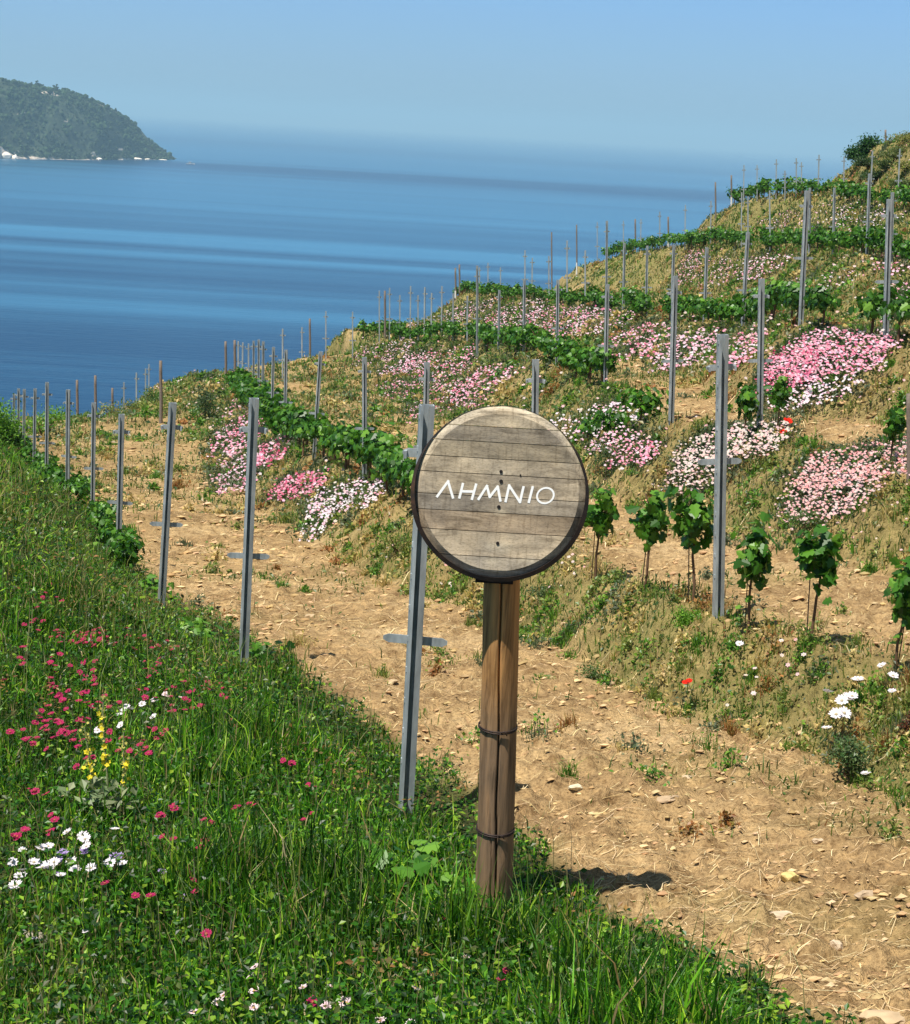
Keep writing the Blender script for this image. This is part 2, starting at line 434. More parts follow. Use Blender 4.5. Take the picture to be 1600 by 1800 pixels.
tag(link('ground', me), kind='structure')

# ---- the sea
SEA = -60.0
def sea_mat():
    m, nt, b = mat('sea_water')
    g = nt.nodes.new('ShaderNodeNewGeometry'); sp = nt.nodes.new('ShaderNodeSeparateXYZ'); nt.links.new(g.outputs['Position'], sp.inputs[0])
    mp = nt.nodes.new('ShaderNodeMapping'); mp.inputs['Scale'].default_value = (1 / 900, 1 / 120, 1); nt.links.new(g.outputs['Position'], mp.inputs[0])
    nz = noise(nt, 1.0, 5, .55, mp.outputs[0])
    mp2 = nt.nodes.new('ShaderNodeMapping'); mp2.inputs['Scale'].default_value = (1 / 260, 1 / 16, 1); nt.links.new(g.outputs['Position'], mp2.inputs[0])
    nz2 = noise(nt, 1.0, 4, .6, mp2.outputs[0])
    # sky reflection of slicks painted into the colour as long bands: t = 192000 / distance, warped by slow noise
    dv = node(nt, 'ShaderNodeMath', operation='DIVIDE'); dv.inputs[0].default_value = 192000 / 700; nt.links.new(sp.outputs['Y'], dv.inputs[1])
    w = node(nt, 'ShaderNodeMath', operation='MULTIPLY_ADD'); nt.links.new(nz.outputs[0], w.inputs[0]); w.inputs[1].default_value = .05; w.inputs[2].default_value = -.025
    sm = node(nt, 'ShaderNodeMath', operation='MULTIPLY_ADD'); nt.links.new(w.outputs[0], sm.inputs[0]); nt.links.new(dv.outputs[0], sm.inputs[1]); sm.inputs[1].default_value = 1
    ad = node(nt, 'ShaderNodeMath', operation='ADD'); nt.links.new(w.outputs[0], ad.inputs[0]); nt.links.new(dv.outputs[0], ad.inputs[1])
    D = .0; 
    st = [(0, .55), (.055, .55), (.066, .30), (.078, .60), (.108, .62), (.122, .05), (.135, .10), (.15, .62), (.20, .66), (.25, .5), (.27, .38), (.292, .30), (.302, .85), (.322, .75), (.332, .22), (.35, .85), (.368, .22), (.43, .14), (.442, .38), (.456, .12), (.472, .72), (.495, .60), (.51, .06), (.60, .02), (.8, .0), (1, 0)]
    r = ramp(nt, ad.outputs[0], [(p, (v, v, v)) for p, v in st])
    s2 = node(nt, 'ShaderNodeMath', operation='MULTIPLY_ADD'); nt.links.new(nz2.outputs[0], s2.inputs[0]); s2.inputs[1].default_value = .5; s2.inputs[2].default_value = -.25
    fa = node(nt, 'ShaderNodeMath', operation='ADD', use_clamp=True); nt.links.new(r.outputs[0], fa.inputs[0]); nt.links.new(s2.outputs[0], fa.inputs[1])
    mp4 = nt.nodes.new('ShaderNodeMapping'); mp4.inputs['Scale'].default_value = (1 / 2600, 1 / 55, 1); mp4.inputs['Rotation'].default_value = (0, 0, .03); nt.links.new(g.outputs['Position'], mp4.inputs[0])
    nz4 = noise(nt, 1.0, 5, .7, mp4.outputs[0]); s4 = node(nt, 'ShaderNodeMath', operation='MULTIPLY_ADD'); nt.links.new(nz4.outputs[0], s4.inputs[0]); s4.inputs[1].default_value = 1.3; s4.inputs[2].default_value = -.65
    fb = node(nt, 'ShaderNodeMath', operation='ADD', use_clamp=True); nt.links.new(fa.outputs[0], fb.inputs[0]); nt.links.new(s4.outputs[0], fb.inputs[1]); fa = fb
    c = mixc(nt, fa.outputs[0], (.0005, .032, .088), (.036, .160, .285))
    nt.links.new(c, b.inputs['Base Color'])
    b.inputs['Roughness'].default_value = .28; b.inputs['IOR'].default_value = 1.33; b.inputs['Specular IOR Level'].default_value = .35
    mp3 = nt.nodes.new('ShaderNodeMapping'); mp3.inputs['Scale'].default_value = (.12, .35, 1); nt.links.new(g.outputs['Position'], mp3.inputs[0])
    n3 = noise(nt, 1.0, 6, .6, mp3.outputs[0])
    bump(nt, b, n3.outputs[0], .35, 1.2)
    return m
M['sea'] = sea_mat()
sy = np.concatenate([[-20000, 0], np.geomspace(200, 29000, 60)]); sx = np.linspace(-26000, 26000, 30)
SX, SY = np.meshgrid(sx, sy); i2 = np.arange(SX.size).reshape(SX.shape)
q = np.stack([i2[:-1, :-1], i2[:-1, 1:], i2[1:, 1:], i2[1:, :-1]], -1).reshape(-1, 4)
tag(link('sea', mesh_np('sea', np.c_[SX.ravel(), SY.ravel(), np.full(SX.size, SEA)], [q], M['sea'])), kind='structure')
# ---- the wooded headland across the water
def headland_mat():
    m, nt, b = mat('headland_rock')
    g = nt.nodes.new('ShaderNodeNewGeometry'); sp = nt.nodes.new('ShaderNodeSeparateXYZ'); nt.links.new(g.outputs['Position'], sp.inputs[0])
    n = noise(nt, .05, 6, .65, g.outputs['Position']); n2 = noise(nt, .25, 5, .7, g.outputs['Position'])
    a = node(nt, 'ShaderNodeAttribute', attribute_name='veg')
    rock = ramp(nt, n2.outputs[0], [(.3, (.30, .22, .16)), (.5, (.58, .48, .38)), (.7, (.85, .76, .64))])
    wood = ramp(nt, n.outputs[0], [(.3, (.014, .026, .012)), (.5, (.03, .05, .02)), (.68, (.07, .085, .04)), (.78, (.2, .2, .13))])
    nt.links.new(mixc(nt, a.outputs['Fac'], rock.outputs[0], wood.outputs[0]), b.inputs['Base Color']); b.inputs['Roughness'].default_value = .95
    return m
M['headland'] = headland_mat()
def sea_pt(px, py):
    d = ray(px, py); return d * (SEA / d[..., 2:3])
# shoreline and ridge read off the picture: px of the shore, height of the ridge in pixels above it
HPX = np.array([-220, -120, -60, 0, 40, 70, 100, 130, 160, 190, 210, 230, 258, 280, 294.])
HPH = np.array([185, 165, 148, 137, 132, 125, 115, 103, 91, 76, 60, 42, 26, 11, 1.5])
SHR = sea_pt(HPX, np.interp(HPX, [-220, 0, 150, 294], [276, 279, 281.5, 281]))
hx = SHR[:, 0]; hy = SHR[:, 1]; hh = HPH * hy / F * .94
gx = np.linspace(hx[0], hx[-1] + 2, 420); gv = np.concatenate([np.linspace(0, .12, 16), np.linspace(.13, 1, 70), np.linspace(1.03, 2, 18)])
GX, GV = np.meshgrid(gx, gv)
H0 = np.interp(GX, hx, hh, right=0); SHY = np.interp(GX, hx, hy); Wd = 50 + H0 * 1.6
shape = np.where(GV < 1, .05 * sstep(0, .03, GV) + .95 * np.sin(np.clip((GV - .02) / .98, 0, 1) * math.pi / 2) ** 1.1, np.cos((GV - 1) * math.pi / 2))
gully = fbm(GX * .022 + GV * 1.2, GV * 1.5, 4, 61); fine = fbm(GX * .09, GV * 11, 4, 62)
HZ = H0 * shape + (gully * 9 + fine * 3.5) * np.clip(H0 / 45, 0, 1) * sstep(0, .06, GV) * sstep(1.0, .8, GV) + sstep(hx[4], hx[3] - 8, GX) * 7 * sstep(.0, .02, GV) * sstep(.16, .05, GV) * (1 + fine)
HZ = np.maximum(HZ, .4)
shore = fbm(GX * .05, GX * 0, 4, 77) * 9
HYY = SHY + shore * sstep(1.2, .5, GV) + GV * Wd
vg = sstep(.034, .060, GV + .035 * fbm(GX * .07, GV * 20, 4, 9) - .05 * sstep(hx[4] - 4, hx[3] - 10, GX) - .030 * np.exp(-((GX - np.interp(245, HPX, hx)) / 12) ** 2) - .02 * np.exp(-((GX - np.interp(172, HPX, hx)) / 9) ** 2))
vg = vg * (1 - .8 * (fbm(GX * .06 + 5, GV * 9 + 3, 4, 63) > .52))
i2 = np.arange(GX.size).reshape(GX.shape)
q = np.stack([i2[:-1, :-1], i2[:-1, 1:], i2[1:, 1:], i2[1:, :-1]], -1).reshape(-1, 4)
tag(link('headland_hill', mesh_np('headland', np.c_[GX.ravel(), HYY.ravel(), (SEA - 1 + HZ).ravel()], [q], M['headland'], attrs={'veg': vg.ravel()})), kind='structure')

ICO = None
def ico(n=1):
    import bmesh
    bm = bmesh.new(); bmesh.ops.create_icosphere(bm, subdivisions=n, radius=1)
    v = np.array([x.co[:] for x in bm.verts]); f = np.array([[w.index for w in x.verts] for x in bm.faces]); bm.free(); return v, f
IV, IF = ico(1); IV2, IF2 = ico(2)

def blobs(pts, rad, tints, squash=.8, jit=.25, V0=None, F0=None):
    V0 = IV if V0 is None else V0; F0 = IF if F0 is None else F0
    n = len(pts); rad = np.asarray(rad); 
    if rad.ndim == 1: rad = np.c_[rad, rad, rad * squash]
    V = V0[None] * rad[:, None, :] * (1 + jit * (rng.random((n, len(V0), 1)) - .5) * 2) + pts[:, None, :]
    F = (F0[None] + (np.arange(n) * len(V0))[:, None, None]).reshape(-1, 3)
    T = np.repeat(tints, len(V0), 0) * (1 + .25 * (rng.random((n * len(V0), 1)) - .5))
    return V.reshape(-1, 3), F, T
# scrub and small pines that read as one wood
n = 7500
ix = rng.integers(0, GX.shape[1], n); iv = rng.integers(8, 84, n)
ok = (H0[iv, ix] > 2)
ix, iv = ix[ok], iv[ok]
p = np.c_[GX[iv, ix], HYY[iv, ix], SEA - 1 + HZ[iv, ix]] + rng.normal(0, 1.5, (len(ix), 3)) * [1, 1, 0]
keep = rng.random(len(ix)) < .35 + .65 * (vnoise(p[:, 0] * .05, p[:, 1] * .03, 5) > .35)
p = p[keep]; r_ = rng.uniform(.6, 1.7, len(p)) * (.7 + 1.8 * rng.random(len(p)) ** 4)
t = np.array([.028, .048, .020]) * rng.uniform(.6, 1.7, (len(p), 1)) * np.array([1, 1, 1])
V, Fc, T = blobs(p + [0, 0, .8], r_, t, 1.1)
M['scrub'] = tint_mat('far_scrub', 0, .9, .1)
tag(link('headland_wood', mesh_np('headland_wood', V, [Fc], M['scrub'], T)), 'dark green woodland covering the headland across the water', 'woodland', kind='stuff')
# single trees on the ridge line
def ridge_tree(x, h, lab):
    H = float(np.interp(x, hx, hh)); y = float(np.interp(x, hx, hy)) + 50 + H * 1.6 - 8
    o = thing('far_tree', lab, 'tree', (x, y, SEA - 2 + H), 'trees standing on the ridge of the headland')
    k = 26; h = h * .62; c = rng.normal(0, 1, (k, 3)) * [h * .22, h * .22, h * .22] + [0, 0, h * .62]
    V, Fc, T = blobs(c, rng.uniform(.14, .26, k) * h, np.array([.025, .042, .02]) * rng.uniform(.7, 1.4, (k, 1)))
    link('crown', mesh_np('far_crown', V, [Fc], M['scrub'], T), o)
    mb = MB(); mb.tube([(0, 0, -1), (0, 0, h * .6)], [h * .05, h * .02], 6, tint=(.1, .07, .05)); link('trunk', mb.mesh('far_trunk', M['scrub']), o)
for (px, h, lab) in [(48, 7, 'small dark tree, leftmost of the row on the headland ridge'), (58, 9, 'taller dark tree beside the leftmost one on the headland ridge'),
                     (66, 8, 'round dark tree third along the headland ridge'), (91, 9, 'lone dark tree in the middle of the headland ridge'),
                     (107, 8, 'bushy tree just right of the lone ridge tree'), (124, 7, 'rightmost tree of the headland ridge beside a white rock')]:
    ridge_tree(float(np.interp(px, HPX, hx)) * 1.05, h, lab)
# pale rocks on the shore and slope
def rock_mesh(seed, fl=.7, V0=None, F0=None):
    r = np.random.default_rng(seed); V0 = IV2 if V0 is None else V0; F0 = IF2 if F0 is None else F0
    V = V0.copy(); k = r.normal(0, 1, (6, 3)); k /= np.linalg.norm(k, axis=1)[:, None]
    for d in k:
        dd = V @ d; c = r.uniform(.45, .8); V = V - np.clip(dd - c, 0, 1)[:, None] * d
    V = V * (1 + .12 * (r.random((len(V), 1)) - .5)); V[:, 2] *= fl
    return V, F0
for i, (px, up, w, h, lab) in enumerate([(12, 3, 6, 7, 'tall pale cliff rock at the left foot of the headland'), (27, 2, 5, 5, 'lower pale cliff rock beside the tall one'),
        (175, 0, 5, 4.5, 'small tan rock in the middle of the headland shore'), (240, 0, 11, 4.5, 'long white rock slab near the tip of the headland'), (258, 0, 6, 4, 'short white rock right of the long white slab'),
        (283, 0, 8, 1.6, 'flat white ledge at the very tip of the headland'), (124, 60, 3, 3, 'white boulder high on the headland ridge by the rightmost tree')]):
    V, Fc = rock_mesh(100 + i); x = float(np.interp(px, HPX, hx)); HY = float(np.interp(px, HPX, hy))
    z = SEA + up
    y = HY - 1 + (50 + np.interp(x, hx, hh) * 1.6 - 8 if up > 20 else 0)
    if up > 20: z = SEA + float(np.interp(x, hx, hh)) - 5
    me = mesh_np('shore_rock', V * [w, 6 if up < 20 else 3, h], [Fc], M['stone'], np.tile([[.80, .72, .60]], (len(V), 1)))
    tag(link('shore_rock', me, None, (x, y + float(np.interp(x, gx, shore[0])), z)), lab, 'rock', 'pale rocks along the headland')

# ---- the white boat off the headland
bs = F / 1960
bo = thing('motor_boat', 'small white motor boat off the tip of the headland', 'boat', tuple(sea_pt(335, 289)))
mb = MB(); L = 5.2
sec = [(-L, 1.5, 1.3), (-L * .4, 1.7, 1.3), (L * .3, 1.5, 1.5), (L * .8, .7, 1.8), (L * 1.05, .05, 2.0)]
V = []; 
for x, w, h in sec: V += [(x, -w, h), (x, -w * .7, -.4), (x, w * .7, -.4), (x, w, h)]
F4 = [(i * 4 + j, i * 4 + (j + 1) % 4, i * 4 + 4 + (j + 1) % 4, i * 4 + 4 + j) for i in range(4) for j in range(4)] + [(0, 1, 2, 3)]
mb.add(V, F4=F4, tint=(.8, .8, .78)); link('hull', mb.mesh('hull', M['petal']), bo)
mb = MB(); mb.box((-.5, 0, 2.1), (1.6, 1.0, .8), (.75, .78, .8)); mb.box((-.6, 0, 3.0), (2.0, 1.2, .08), (.85, .85, .83)); link('cabin', mb.mesh('cabin', M['petal']), bo)
mb = MB(); mb.box((-.3, 0, 2.25), (1.62, 1.02, .3), (.03, .05, .08)); link('window', mb.mesh('boat_window', M['petal']), bo)

# ================================================================== THE ROUND SIGN
SP = place(867, 545)
sz0 = float(SP[2])
sign = thing('round_sign', 'round grey oak barrel-end sign with white Greek lettering on a stout wooden post', 'sign', tuple(SP))
up = np.array([0, 0, 1.0])
def on_y(px, py, y):
    d = ray(px, py); return d * (y / d[1])
topw = on_y(882, 1008, SP[1]) - SP                        # top of post, below the disc
lean = topw / topw[2]
# post: a thick log with a long drying crack
def log_post():
    n = 140; zz = np.linspace(-.25, topw[2] + .33, 60); V = []; rr = np.random.default_rng(3)
    for z in zz:
        t = np.arange(n) / n * 2 * math.pi; r = .0575 - .003 * z
        rad = r * (1 + .03 * (fbm(t * 2.5, t * 0 + z * 7, 3, 31)) * np.sin(t / 2) ** 2 + .035 * np.sin(2 * t + 1 + z) + .03 * np.sin(3 * t + z * 2.2) + .015 * np.sin(7 * t + 3 * z))
        for (kz, kt, kr, ks) in ((.92, -1.55, .10, .03), (.50, -1.75, .12, .035), (.16, -1.2, .1, .04), (.7, -2.3, .08, .03)):
            d2 = ((z - kz) / ks) ** 2 + ((np.angle(np.exp(1j * (t - kt)))) / .3) ** 2; rad = rad * (1 + kr * np.exp(-d2))
        wander = .07 * math.sin(z * 2.6 + .5) + .035 * math.sin(z * 13) + .05 * (z < .35)
        for cc, dep, wd in ((-1.60 + wander, .55, .045), (-2.05 + wander * 1.5 + .1 * math.sin(z * 9), .16 * float(sstep(.5, .3, z)), .03), ):
            rad = rad * (1 - dep * np.exp(-((np.angle(np.exp(1j * (t - cc)))) / wd) ** 2))
        V.append(np.c_[rad * np.cos(t) + lean[0] * z, rad * np.sin(t) + lean[1] * z, np.full(n, z)])
    V = np.concatenate(V); m = len(zz); F4 = []
    for i in range(m - 1):
        for j in range(n):
            k = (j + 1) % n; F4.append((i * n + j, i * n + k, (i + 1) * n + k, (i + 1) * n + j))
    V = np.concatenate([V, [[lean[0] * zz[-1], lean[1] * zz[-1], zz[-1]]]])
    F3 = [(m * n, (m - 1) * n + j, (m - 1) * n + (j + 1) % n) for j in range(n)]
    return mesh_np('sign_post', V, [np.array(F3), np.array(F4)], M['log'], smooth=True)
# finer angular resolution for the crack
link('post', log_post(), sign)
for py in (1277, 1457):
    z = float((on_y(865, py, SP[1]) - SP)[2]); mb = MB(); t = np.linspace(0, 2 * math.pi, 33)
    for dz in (0, .006):
        mb.tube(np.c_[.0605 * np.cos(t) + lean[0] * z, .0605 * np.sin(t) + lean[1] * z, z + dz + .004 * np.sin(t)], .0024, 6, cap=False)
    mb.tube([(.01 + lean[0] * z, -.061, z), (.02 + lean[0] * z, -.068, z + .008), (.028 + lean[0] * z, -.064, z - .006)], .0022, 5)
    link('wire_tie', mb.mesh('wire_tie', M['wire'], True), sign)
# disc: plane upright, facing back up the path, slightly tilted back
YD = SP[1] - .075
DC = on_y(879, 866, YD) - SP
RD = 144 / 545 * (YD / SP[1])
disc = bpy.data.objects.new('barrel_head', None)
tilt = R(7)
E1 = np.array([1, 0, 0.0]); E3 = np.array([0, -math.cos(tilt), math.sin(tilt)]); E2 = np.cross(E3, E1)   # right, out, up
Mdisc = Matrix(((E1[0], E2[0], E3[0], DC[0]), (E1[1], E2[1], E3[1], DC[1]), (E1[2], E2[2], E3[2], DC[2]), (0, 0, 0, 1)))
def dp(px, py):
    """pixel on the board -> board coordinates"""
    d = ray(px, py); n = E3; c = DC + SP; t = (c @ n) / (d @ n); q = d * t - c
    return float(q @ E1), float(q @ E2)
Rr = RD
lines = [751, 778, 807, 835, 874, 902, 936, 980]
ys = [dp(879, v)[1] for v in lines]; edges = [Rr] + ys + [-Rr]
slope = math.tan(R(.3))
TH = .045
head = None
mbh = MB()
pc = [(.49, .42, .31), (.32, .28, .22), (.36, .31, .23), (.42, .36, .27), (.41, .35, .265), (.33, .29, .235), (.40, .32, .23), (.50, .42, .31), (.47, .41, .32)]
bev = .022
for i in range(len(edges) - 1):
    y1, y0 = edges[i], edges[i + 1]; gap = .0011
    y1 -= gap; y0 += gap
    if i == 0: y1 = Rr * .9995
    if i == len(edges) - 2: y0 = -Rr * .9995
    yy = np.linspace(y0, y1, 14); rn = np.random.default_rng(40 + i); off = 0.0
    rows = []
    for yv in yy:
        w = math.sqrt(max(Rr ** 2 - yv ** 2, 1e-8)); wi = math.sqrt(max((Rr - bev) ** 2 - yv ** 2, 0))
        xs = np.concatenate([[-w], np.linspace(-wi, wi, 62) if wi > 0 else np.linspace(-w * .9, w * .9, 62), [w]])
        rr_ = np.sqrt(xs ** 2 + yv ** 2)
        zf = -.016 * np.clip((rr_ - (Rr - bev)) / bev, 0, 1) + off + -.0005 + .0002 * fbm(xs * 20, xs * 0 + yv * 90, 2, i)
        rows.append(np.c_[xs, np.full(64, yv), zf])
    Vf = np.concatenate(rows); n = 64; Q = [(a * n + b, a * n + b + 1, a * n + n + b + 1, a * n + n + b) for a in range(13) for b in range(63)]
    Vb = Vf.copy(); Vb[:, 2] = -TH; nv = len(Vf)
    Qs = [(b, nv + b, nv + b + 1, b + 1) for b in range(63)] + [(13 * n + b + 1, nv + 13 * n + b + 1, nv + 13 * n + b, 13 * n + b) for b in range(63)]
    Qs += [(a * n + n, nv + a * n + n, nv + a * n, a * n) for a in range(13)] + [(a * n + 63, nv + a * n + 63, nv + a * n + n + 63, a * n + n + 63) for a in range(13)]
    Qb = [(nv + d_, nv + c__, nv + b_, nv + a_) for a_, b_, c__, d_ in Q]
    tc = np.tile(np.array(pc[i]), (2 * nv, 1)); rim = np.sqrt(Vf[:, 0] ** 2 + Vf[:, 1] ** 2) > Rr - bev * .6
    tc[:nv][rim & (Vf[:, 1] > .1)] = (.66, .58, .44)             # top edge painted paler: sun on the bevel put into the colour, plus wear
    for (wpx, wpy, wrx, wry) in ((884, 831, .022, .006), (879, 900, .028, .010), (876, 962, .045, .017), (930, 985, .04, .008), (865, 985, .03, .01)):
        wx, wy = dp(wpx, wpy); e_ = np.exp(-(((Vf[:, 0] - wx) / wrx) ** 2 + ((Vf[:, 1] - wy) / wry) ** 2) ** 2)[:, None]
        tc[:nv] = tc[:nv] * (1 - .8 * e_) + np.array([.58, .51, .39]) * .8 * e_
    stn = fbm(Vf[:, 0] * 9 + i * 7, Vf[:, 1] * 14, 3, 71)[:, None]; tc[:nv] *= 1 + .35 * stn
    mbh.add(np.concatenate([Vf, Vb]), F4=Q + Qs + Qb, tint=tc)
head = link('barrel_head', mbh.mesh('barrel_head', M['barrel']), sign); head.matrix_local = Mdisc
head['label'] = 'weathered grey oak boards'
# iron hoop round the head: it stands proud at the bottom and sides and dives behind the pale top
def hoop():
    n = 96; V = []
    for j in range(n):
        a = j / n * 2 * math.pi; w = sstep(.95, -.35, math.sin(a))
        ri = Rr + .0012; ro = Rr + .002 + .009 * w; zf = .004 + .014 * w if w > .02 else -.012
        zf = -.016 + .030 * w
        for r, z in ((ri - .004 * w, zf), (ro, zf - .004), (ro, -TH - .004), (ri, -TH - .004)): V.append((r * math.cos(a), r * math.sin(a), z))
    F4 = [(j * 4 + k, j * 4 + (k + 1) % 4, ((j + 1) % n) * 4 + (k + 1) % 4, ((j + 1) % n) * 4 + k) for j in range(n) for k in range(4)]
    return mesh_np('hoop', np.array(V), [np.array(F4)], M['iron'])
h = link('iron_hoop', hoop(), sign); h.matrix_local = Mdisc
# bracket behind the board that the post is bolted to
mb = MB(); mb.box((0, -Rr * .55, -TH - .02), (.058, .14, .016)); o = link('bracket', mb.mesh('bracket', M['iron']), sign); o.matrix_local = Mdisc
# lettering
def lp(x, y): return np.array(dp(740 + x / 6.154, 820 + y / 6.154))
mb = MB()
def stroke(a, b, w=.0037):
    a, b = lp(*a), lp(*b); d = (b - a) / np.linalg.norm(b - a); nn = np.array([-d[1], d[0]]) * w
    q = [a - nn, b - nn, b + nn, a + nn]; V = [(x, y, -.0012) for x, y in q] + [(x, y, .0002) for x, y in q]
    global zz_
    V = [(x, y, z + zz_) for x, y, z in V]; zz_ += .00003
    mb.add(V, F4=[(4, 5, 6, 7), (0, 1, 5, 4), (1, 2, 6, 5), (2, 3, 7, 6), (3, 0, 4, 7)])
zz_ = 0.0
for s in [((170, 332), (303, 150)), ((293, 158), (350, 347)), ((415, 347), (457, 178)), ((550, 362), (600, 185)), ((440, 268), (574, 272)),
          ((618, 362), (722, 200)), ((712, 203), (748, 338)), ((738, 338), (838, 210)), ((830, 208), (862, 380)),
          ((915, 387), (958, 195)), ((950, 198), (1078, 393)), ((1070, 395), (1112, 213)), ((1166, 395), (1212, 213))]: stroke(*s)
t = np.linspace(0, 2 * math.pi, 41)[:-1]; cx, cy = 1347, 315
o_, i_ = [], []
for a in t:
    # slanted round O
    ux, uy = 100 * math.cos(a), 93 * math.sin(a); ux += -uy * .12
    o_.append(lp(cx + ux, cy + uy)); i_.append(lp(cx + ux * .80, cy + uy * .79))
n = 40; V = [(*p_, .0003) for p_ in o_] + [(*p_, .0003) for p_ in i_] + [(*p_, -.0012) for p_ in o_] + [(*p_, -.0012) for p_ in i_]
mb.add(V, F4=[(j, (j + 1) % n, n + (j + 1) % n, n + j) for j in range(n)] + [(2 * n + j, 2 * n + (j + 1) % n, (j + 1) % n, j) for j in range(n)] + [(n + j, n + (j + 1) % n, 3 * n + (j + 1) % n, 3 * n + j) for j in range(n)])
o = link('lettering', mb.mesh('lettering', M['letter']), sign); o.matrix_local = Mdisc
for px, py, r in ((881, 829, .0058), (881, 846, .0062), (877, 891, .0060), (875, 955, .0058), (915, 835, .0028)):
    mb = MB(); x, y = dp(px, py); mb.tube([(x, y, -.002), (x, y, .0022)], [r, r * .8], 14)
    o = link('bolt', mb.mesh('bolt', M['hole']), sign); o.matrix_local = Mdisc
# ================================================================== TRELLIS POSTS
ORD = ['first', 'second', 'third', 'fourth', 'fifth', 'sixth', 'seventh', 'eighth', 'ninth', 'tenth', 'eleventh', 'twelfth', 'thirteenth', 'fourteenth', 'fifteenth', 'sixteenth',
       'seventeenth', 'eighteenth', 'nineteenth', 'twentieth']
TENS = ['', '', 'twenty', 'thirty', 'forty', 'fifty', 'sixty', 'seventy', 'eighty', 'ninety']
def ordinal(i):
    if i < 20: return ORD[i]
    t_, u_ = divmod(i + 1, 10)
    return {2: 'twentieth', 3: 'thirtieth', 4: 'fortieth', 5: 'fiftieth', 6: 'sixtieth', 7: 'seventieth', 8: 'eightieth', 9: 'ninetieth'}[t_] if u_ == 0 else TENS[t_] + '-' + ORD[u_ - 1]
# channel profile with folded lips, open towards the camera side
W = .0265
PROF = [(-W, -.020), (-W + .011, -.024), (-W + .011, -.020), (-W + .004, -.016), (-W + .004, .018), (W - .004, .018), (W - .004, -.016), (W - .023, -.020), (W - .023, -.024), (W, -.020), (W + .001, .022), (-W - .001, .022)]
def channel_mesh():
    mb = MB(); ca, sa = math.cos(R(12)), math.sin(R(12)); pr = [(x * ca - y * sa, x * sa + y * ca) for x, y in PROF]
    zs = np.linspace(-.25, 1, 26)
    for a, b in zip(zs[:-1], zs[1:]): mb.extrude(pr, a, b)
    for z in np.arange(.15, .98, .075):                                  # punched wire hooks along both edges
        mb.box((-W - .0005, -.008, z), (.0028, .006, .006)); mb.box((W + .0005, .004, z), (.0028, .006, .006))
    n = len(pr); top = [(x, y, 1.0) for x, y in pr]                      # the cut end
    mb.add(top, F4=[(0, 1, 2, 3), (4, 11, 0, 3), (4, 5, 10, 11), (5, 6, 9, 10), (6, 7, 8, 9)])
    return mb.mesh('channel', M['steel'])
def arm_mesh(hw, hook=False):
    mb = MB(); p = [(-hw, -.006), (-hw + .02, -.017), (hw - .02, -.017), (hw, -.006), (hw, .008), (hw - .02, .017), (-hw + .02, .017), (-hw, .008)]
    n = len(p); V = [(x, .0265, z) for x, z in p] + [(x, .0305, z) for x, z in p]
    mb.add(V, F4=[(0, 1, 6, 7), (1, 2, 5, 6), (2, 3, 4, 5)] + [(8 + a, 8 + b, 8 + c, 8 + d) for a, b, c, d in ((7, 6, 1, 0), (6, 5, 2, 1), (5, 4, 3, 2))] + [(i, i + 8, (i + 1) % n + 8, (i + 1) % n) for i in range(n)])
    if hook:
        for sx_ in (-1, 1): mb.box((sx_ * (hw - .012), .012, .006), (.006, .018, .004)); mb.box((sx_ * (hw - .012), -.004, -.004), (.006, .003, .014))
    return mb.mesh('cross_arm', M['steel'])
ME_CH, ME_A1, ME_A2 = channel_mesh(), arm_mesh(.125), arm_mesh(.085, True)
def far_post_mesh():
    mb = MB(); mb.box((0, 0, .375), (.021, .018, .625)); 
    mb.box((0, .028, .43), (.12, .003, .012)); mb.box((0, .028, .88), (.085, .003, .012))
    return mb.mesh('far_trellis_post', M['steel'])
ME_FAR = far_post_mesh()
def timber_mesh():
    mb = MB(); z = np.linspace(-.25, 1, 8); x = .006 * np.sin(z * 5); mb.tube(np.c_[x, z * 0, z], .045 - .006 * z, 10); return mb.mesh('timber', M['weathered'], True)
ME_TW = timber_mesh()
mb = MB(); mb.tube([(0, 0, .0), (0, 0, .3)], [.0485, .047], 10, cap=False); ME_WH = mb.mesh('white_foot', M['whitewash'], True)

def stand(o, base, topv, yaw):
    """turn o so that its z axis runs from base to the post top, z scaled to the length"""
    d = Vector(topv - base); L_ = d.length; zax = d.normalized()
    xax = Vector((math.cos(yaw), math.sin(yaw), 0)); xax = (xax - zax * xax.dot(zax)).normalized(); yax = zax.cross(xax)
    m = Matrix((( xax.x, yax.x, zax.x, base[0]), (xax.y, yax.y, zax.y, base[1]), (xax.z, yax.z, zax.z, base[2]), (0, 0, 0, 1)))
    o.matrix_world = m; return L_
ROWN = {1: 'lowest vine row', 2: 'second vine row', 3: 'third vine row', 4: 'fourth vine row', 5: 'fifth vine row', 6: 'top vine row', 7: 'crest of the hill'}
def steel_post(tx, ty, bx, s, label, arm=.43, group='steel trellis posts of the vineyard'):
    b = place(bx, s); t_ = on_y(tx, ty, b[1]); b[2] -= .01
    yaw = rng.normal(0, .12)
    if s > 64:
        e = thing('trellis_post', label, 'post', tuple(b), group); L_ = stand(e, b, t_, yaw)
        o = link('channel', ME_CH, e); o.scale = (1, 1, L_)
        o = link('cross_arm', ME_A1, e, (0, 0, arm * L_)); o.rotation_euler = (0, rng.normal(0, .02), 0)
        o = link('cross_arm', ME_A2, e, (0, 0, .885 * L_)); o.rotation_euler = (0, rng.normal(0, .03), 0)
    else:
        e = tag(link('trellis_post', ME_FAR), label, 'post', group); L_ = stand(e, b, t_, yaw); k = 1.0
        e.matrix_world = e.matrix_world @ Matrix.Diagonal((k, k, L_, 1))
    return e
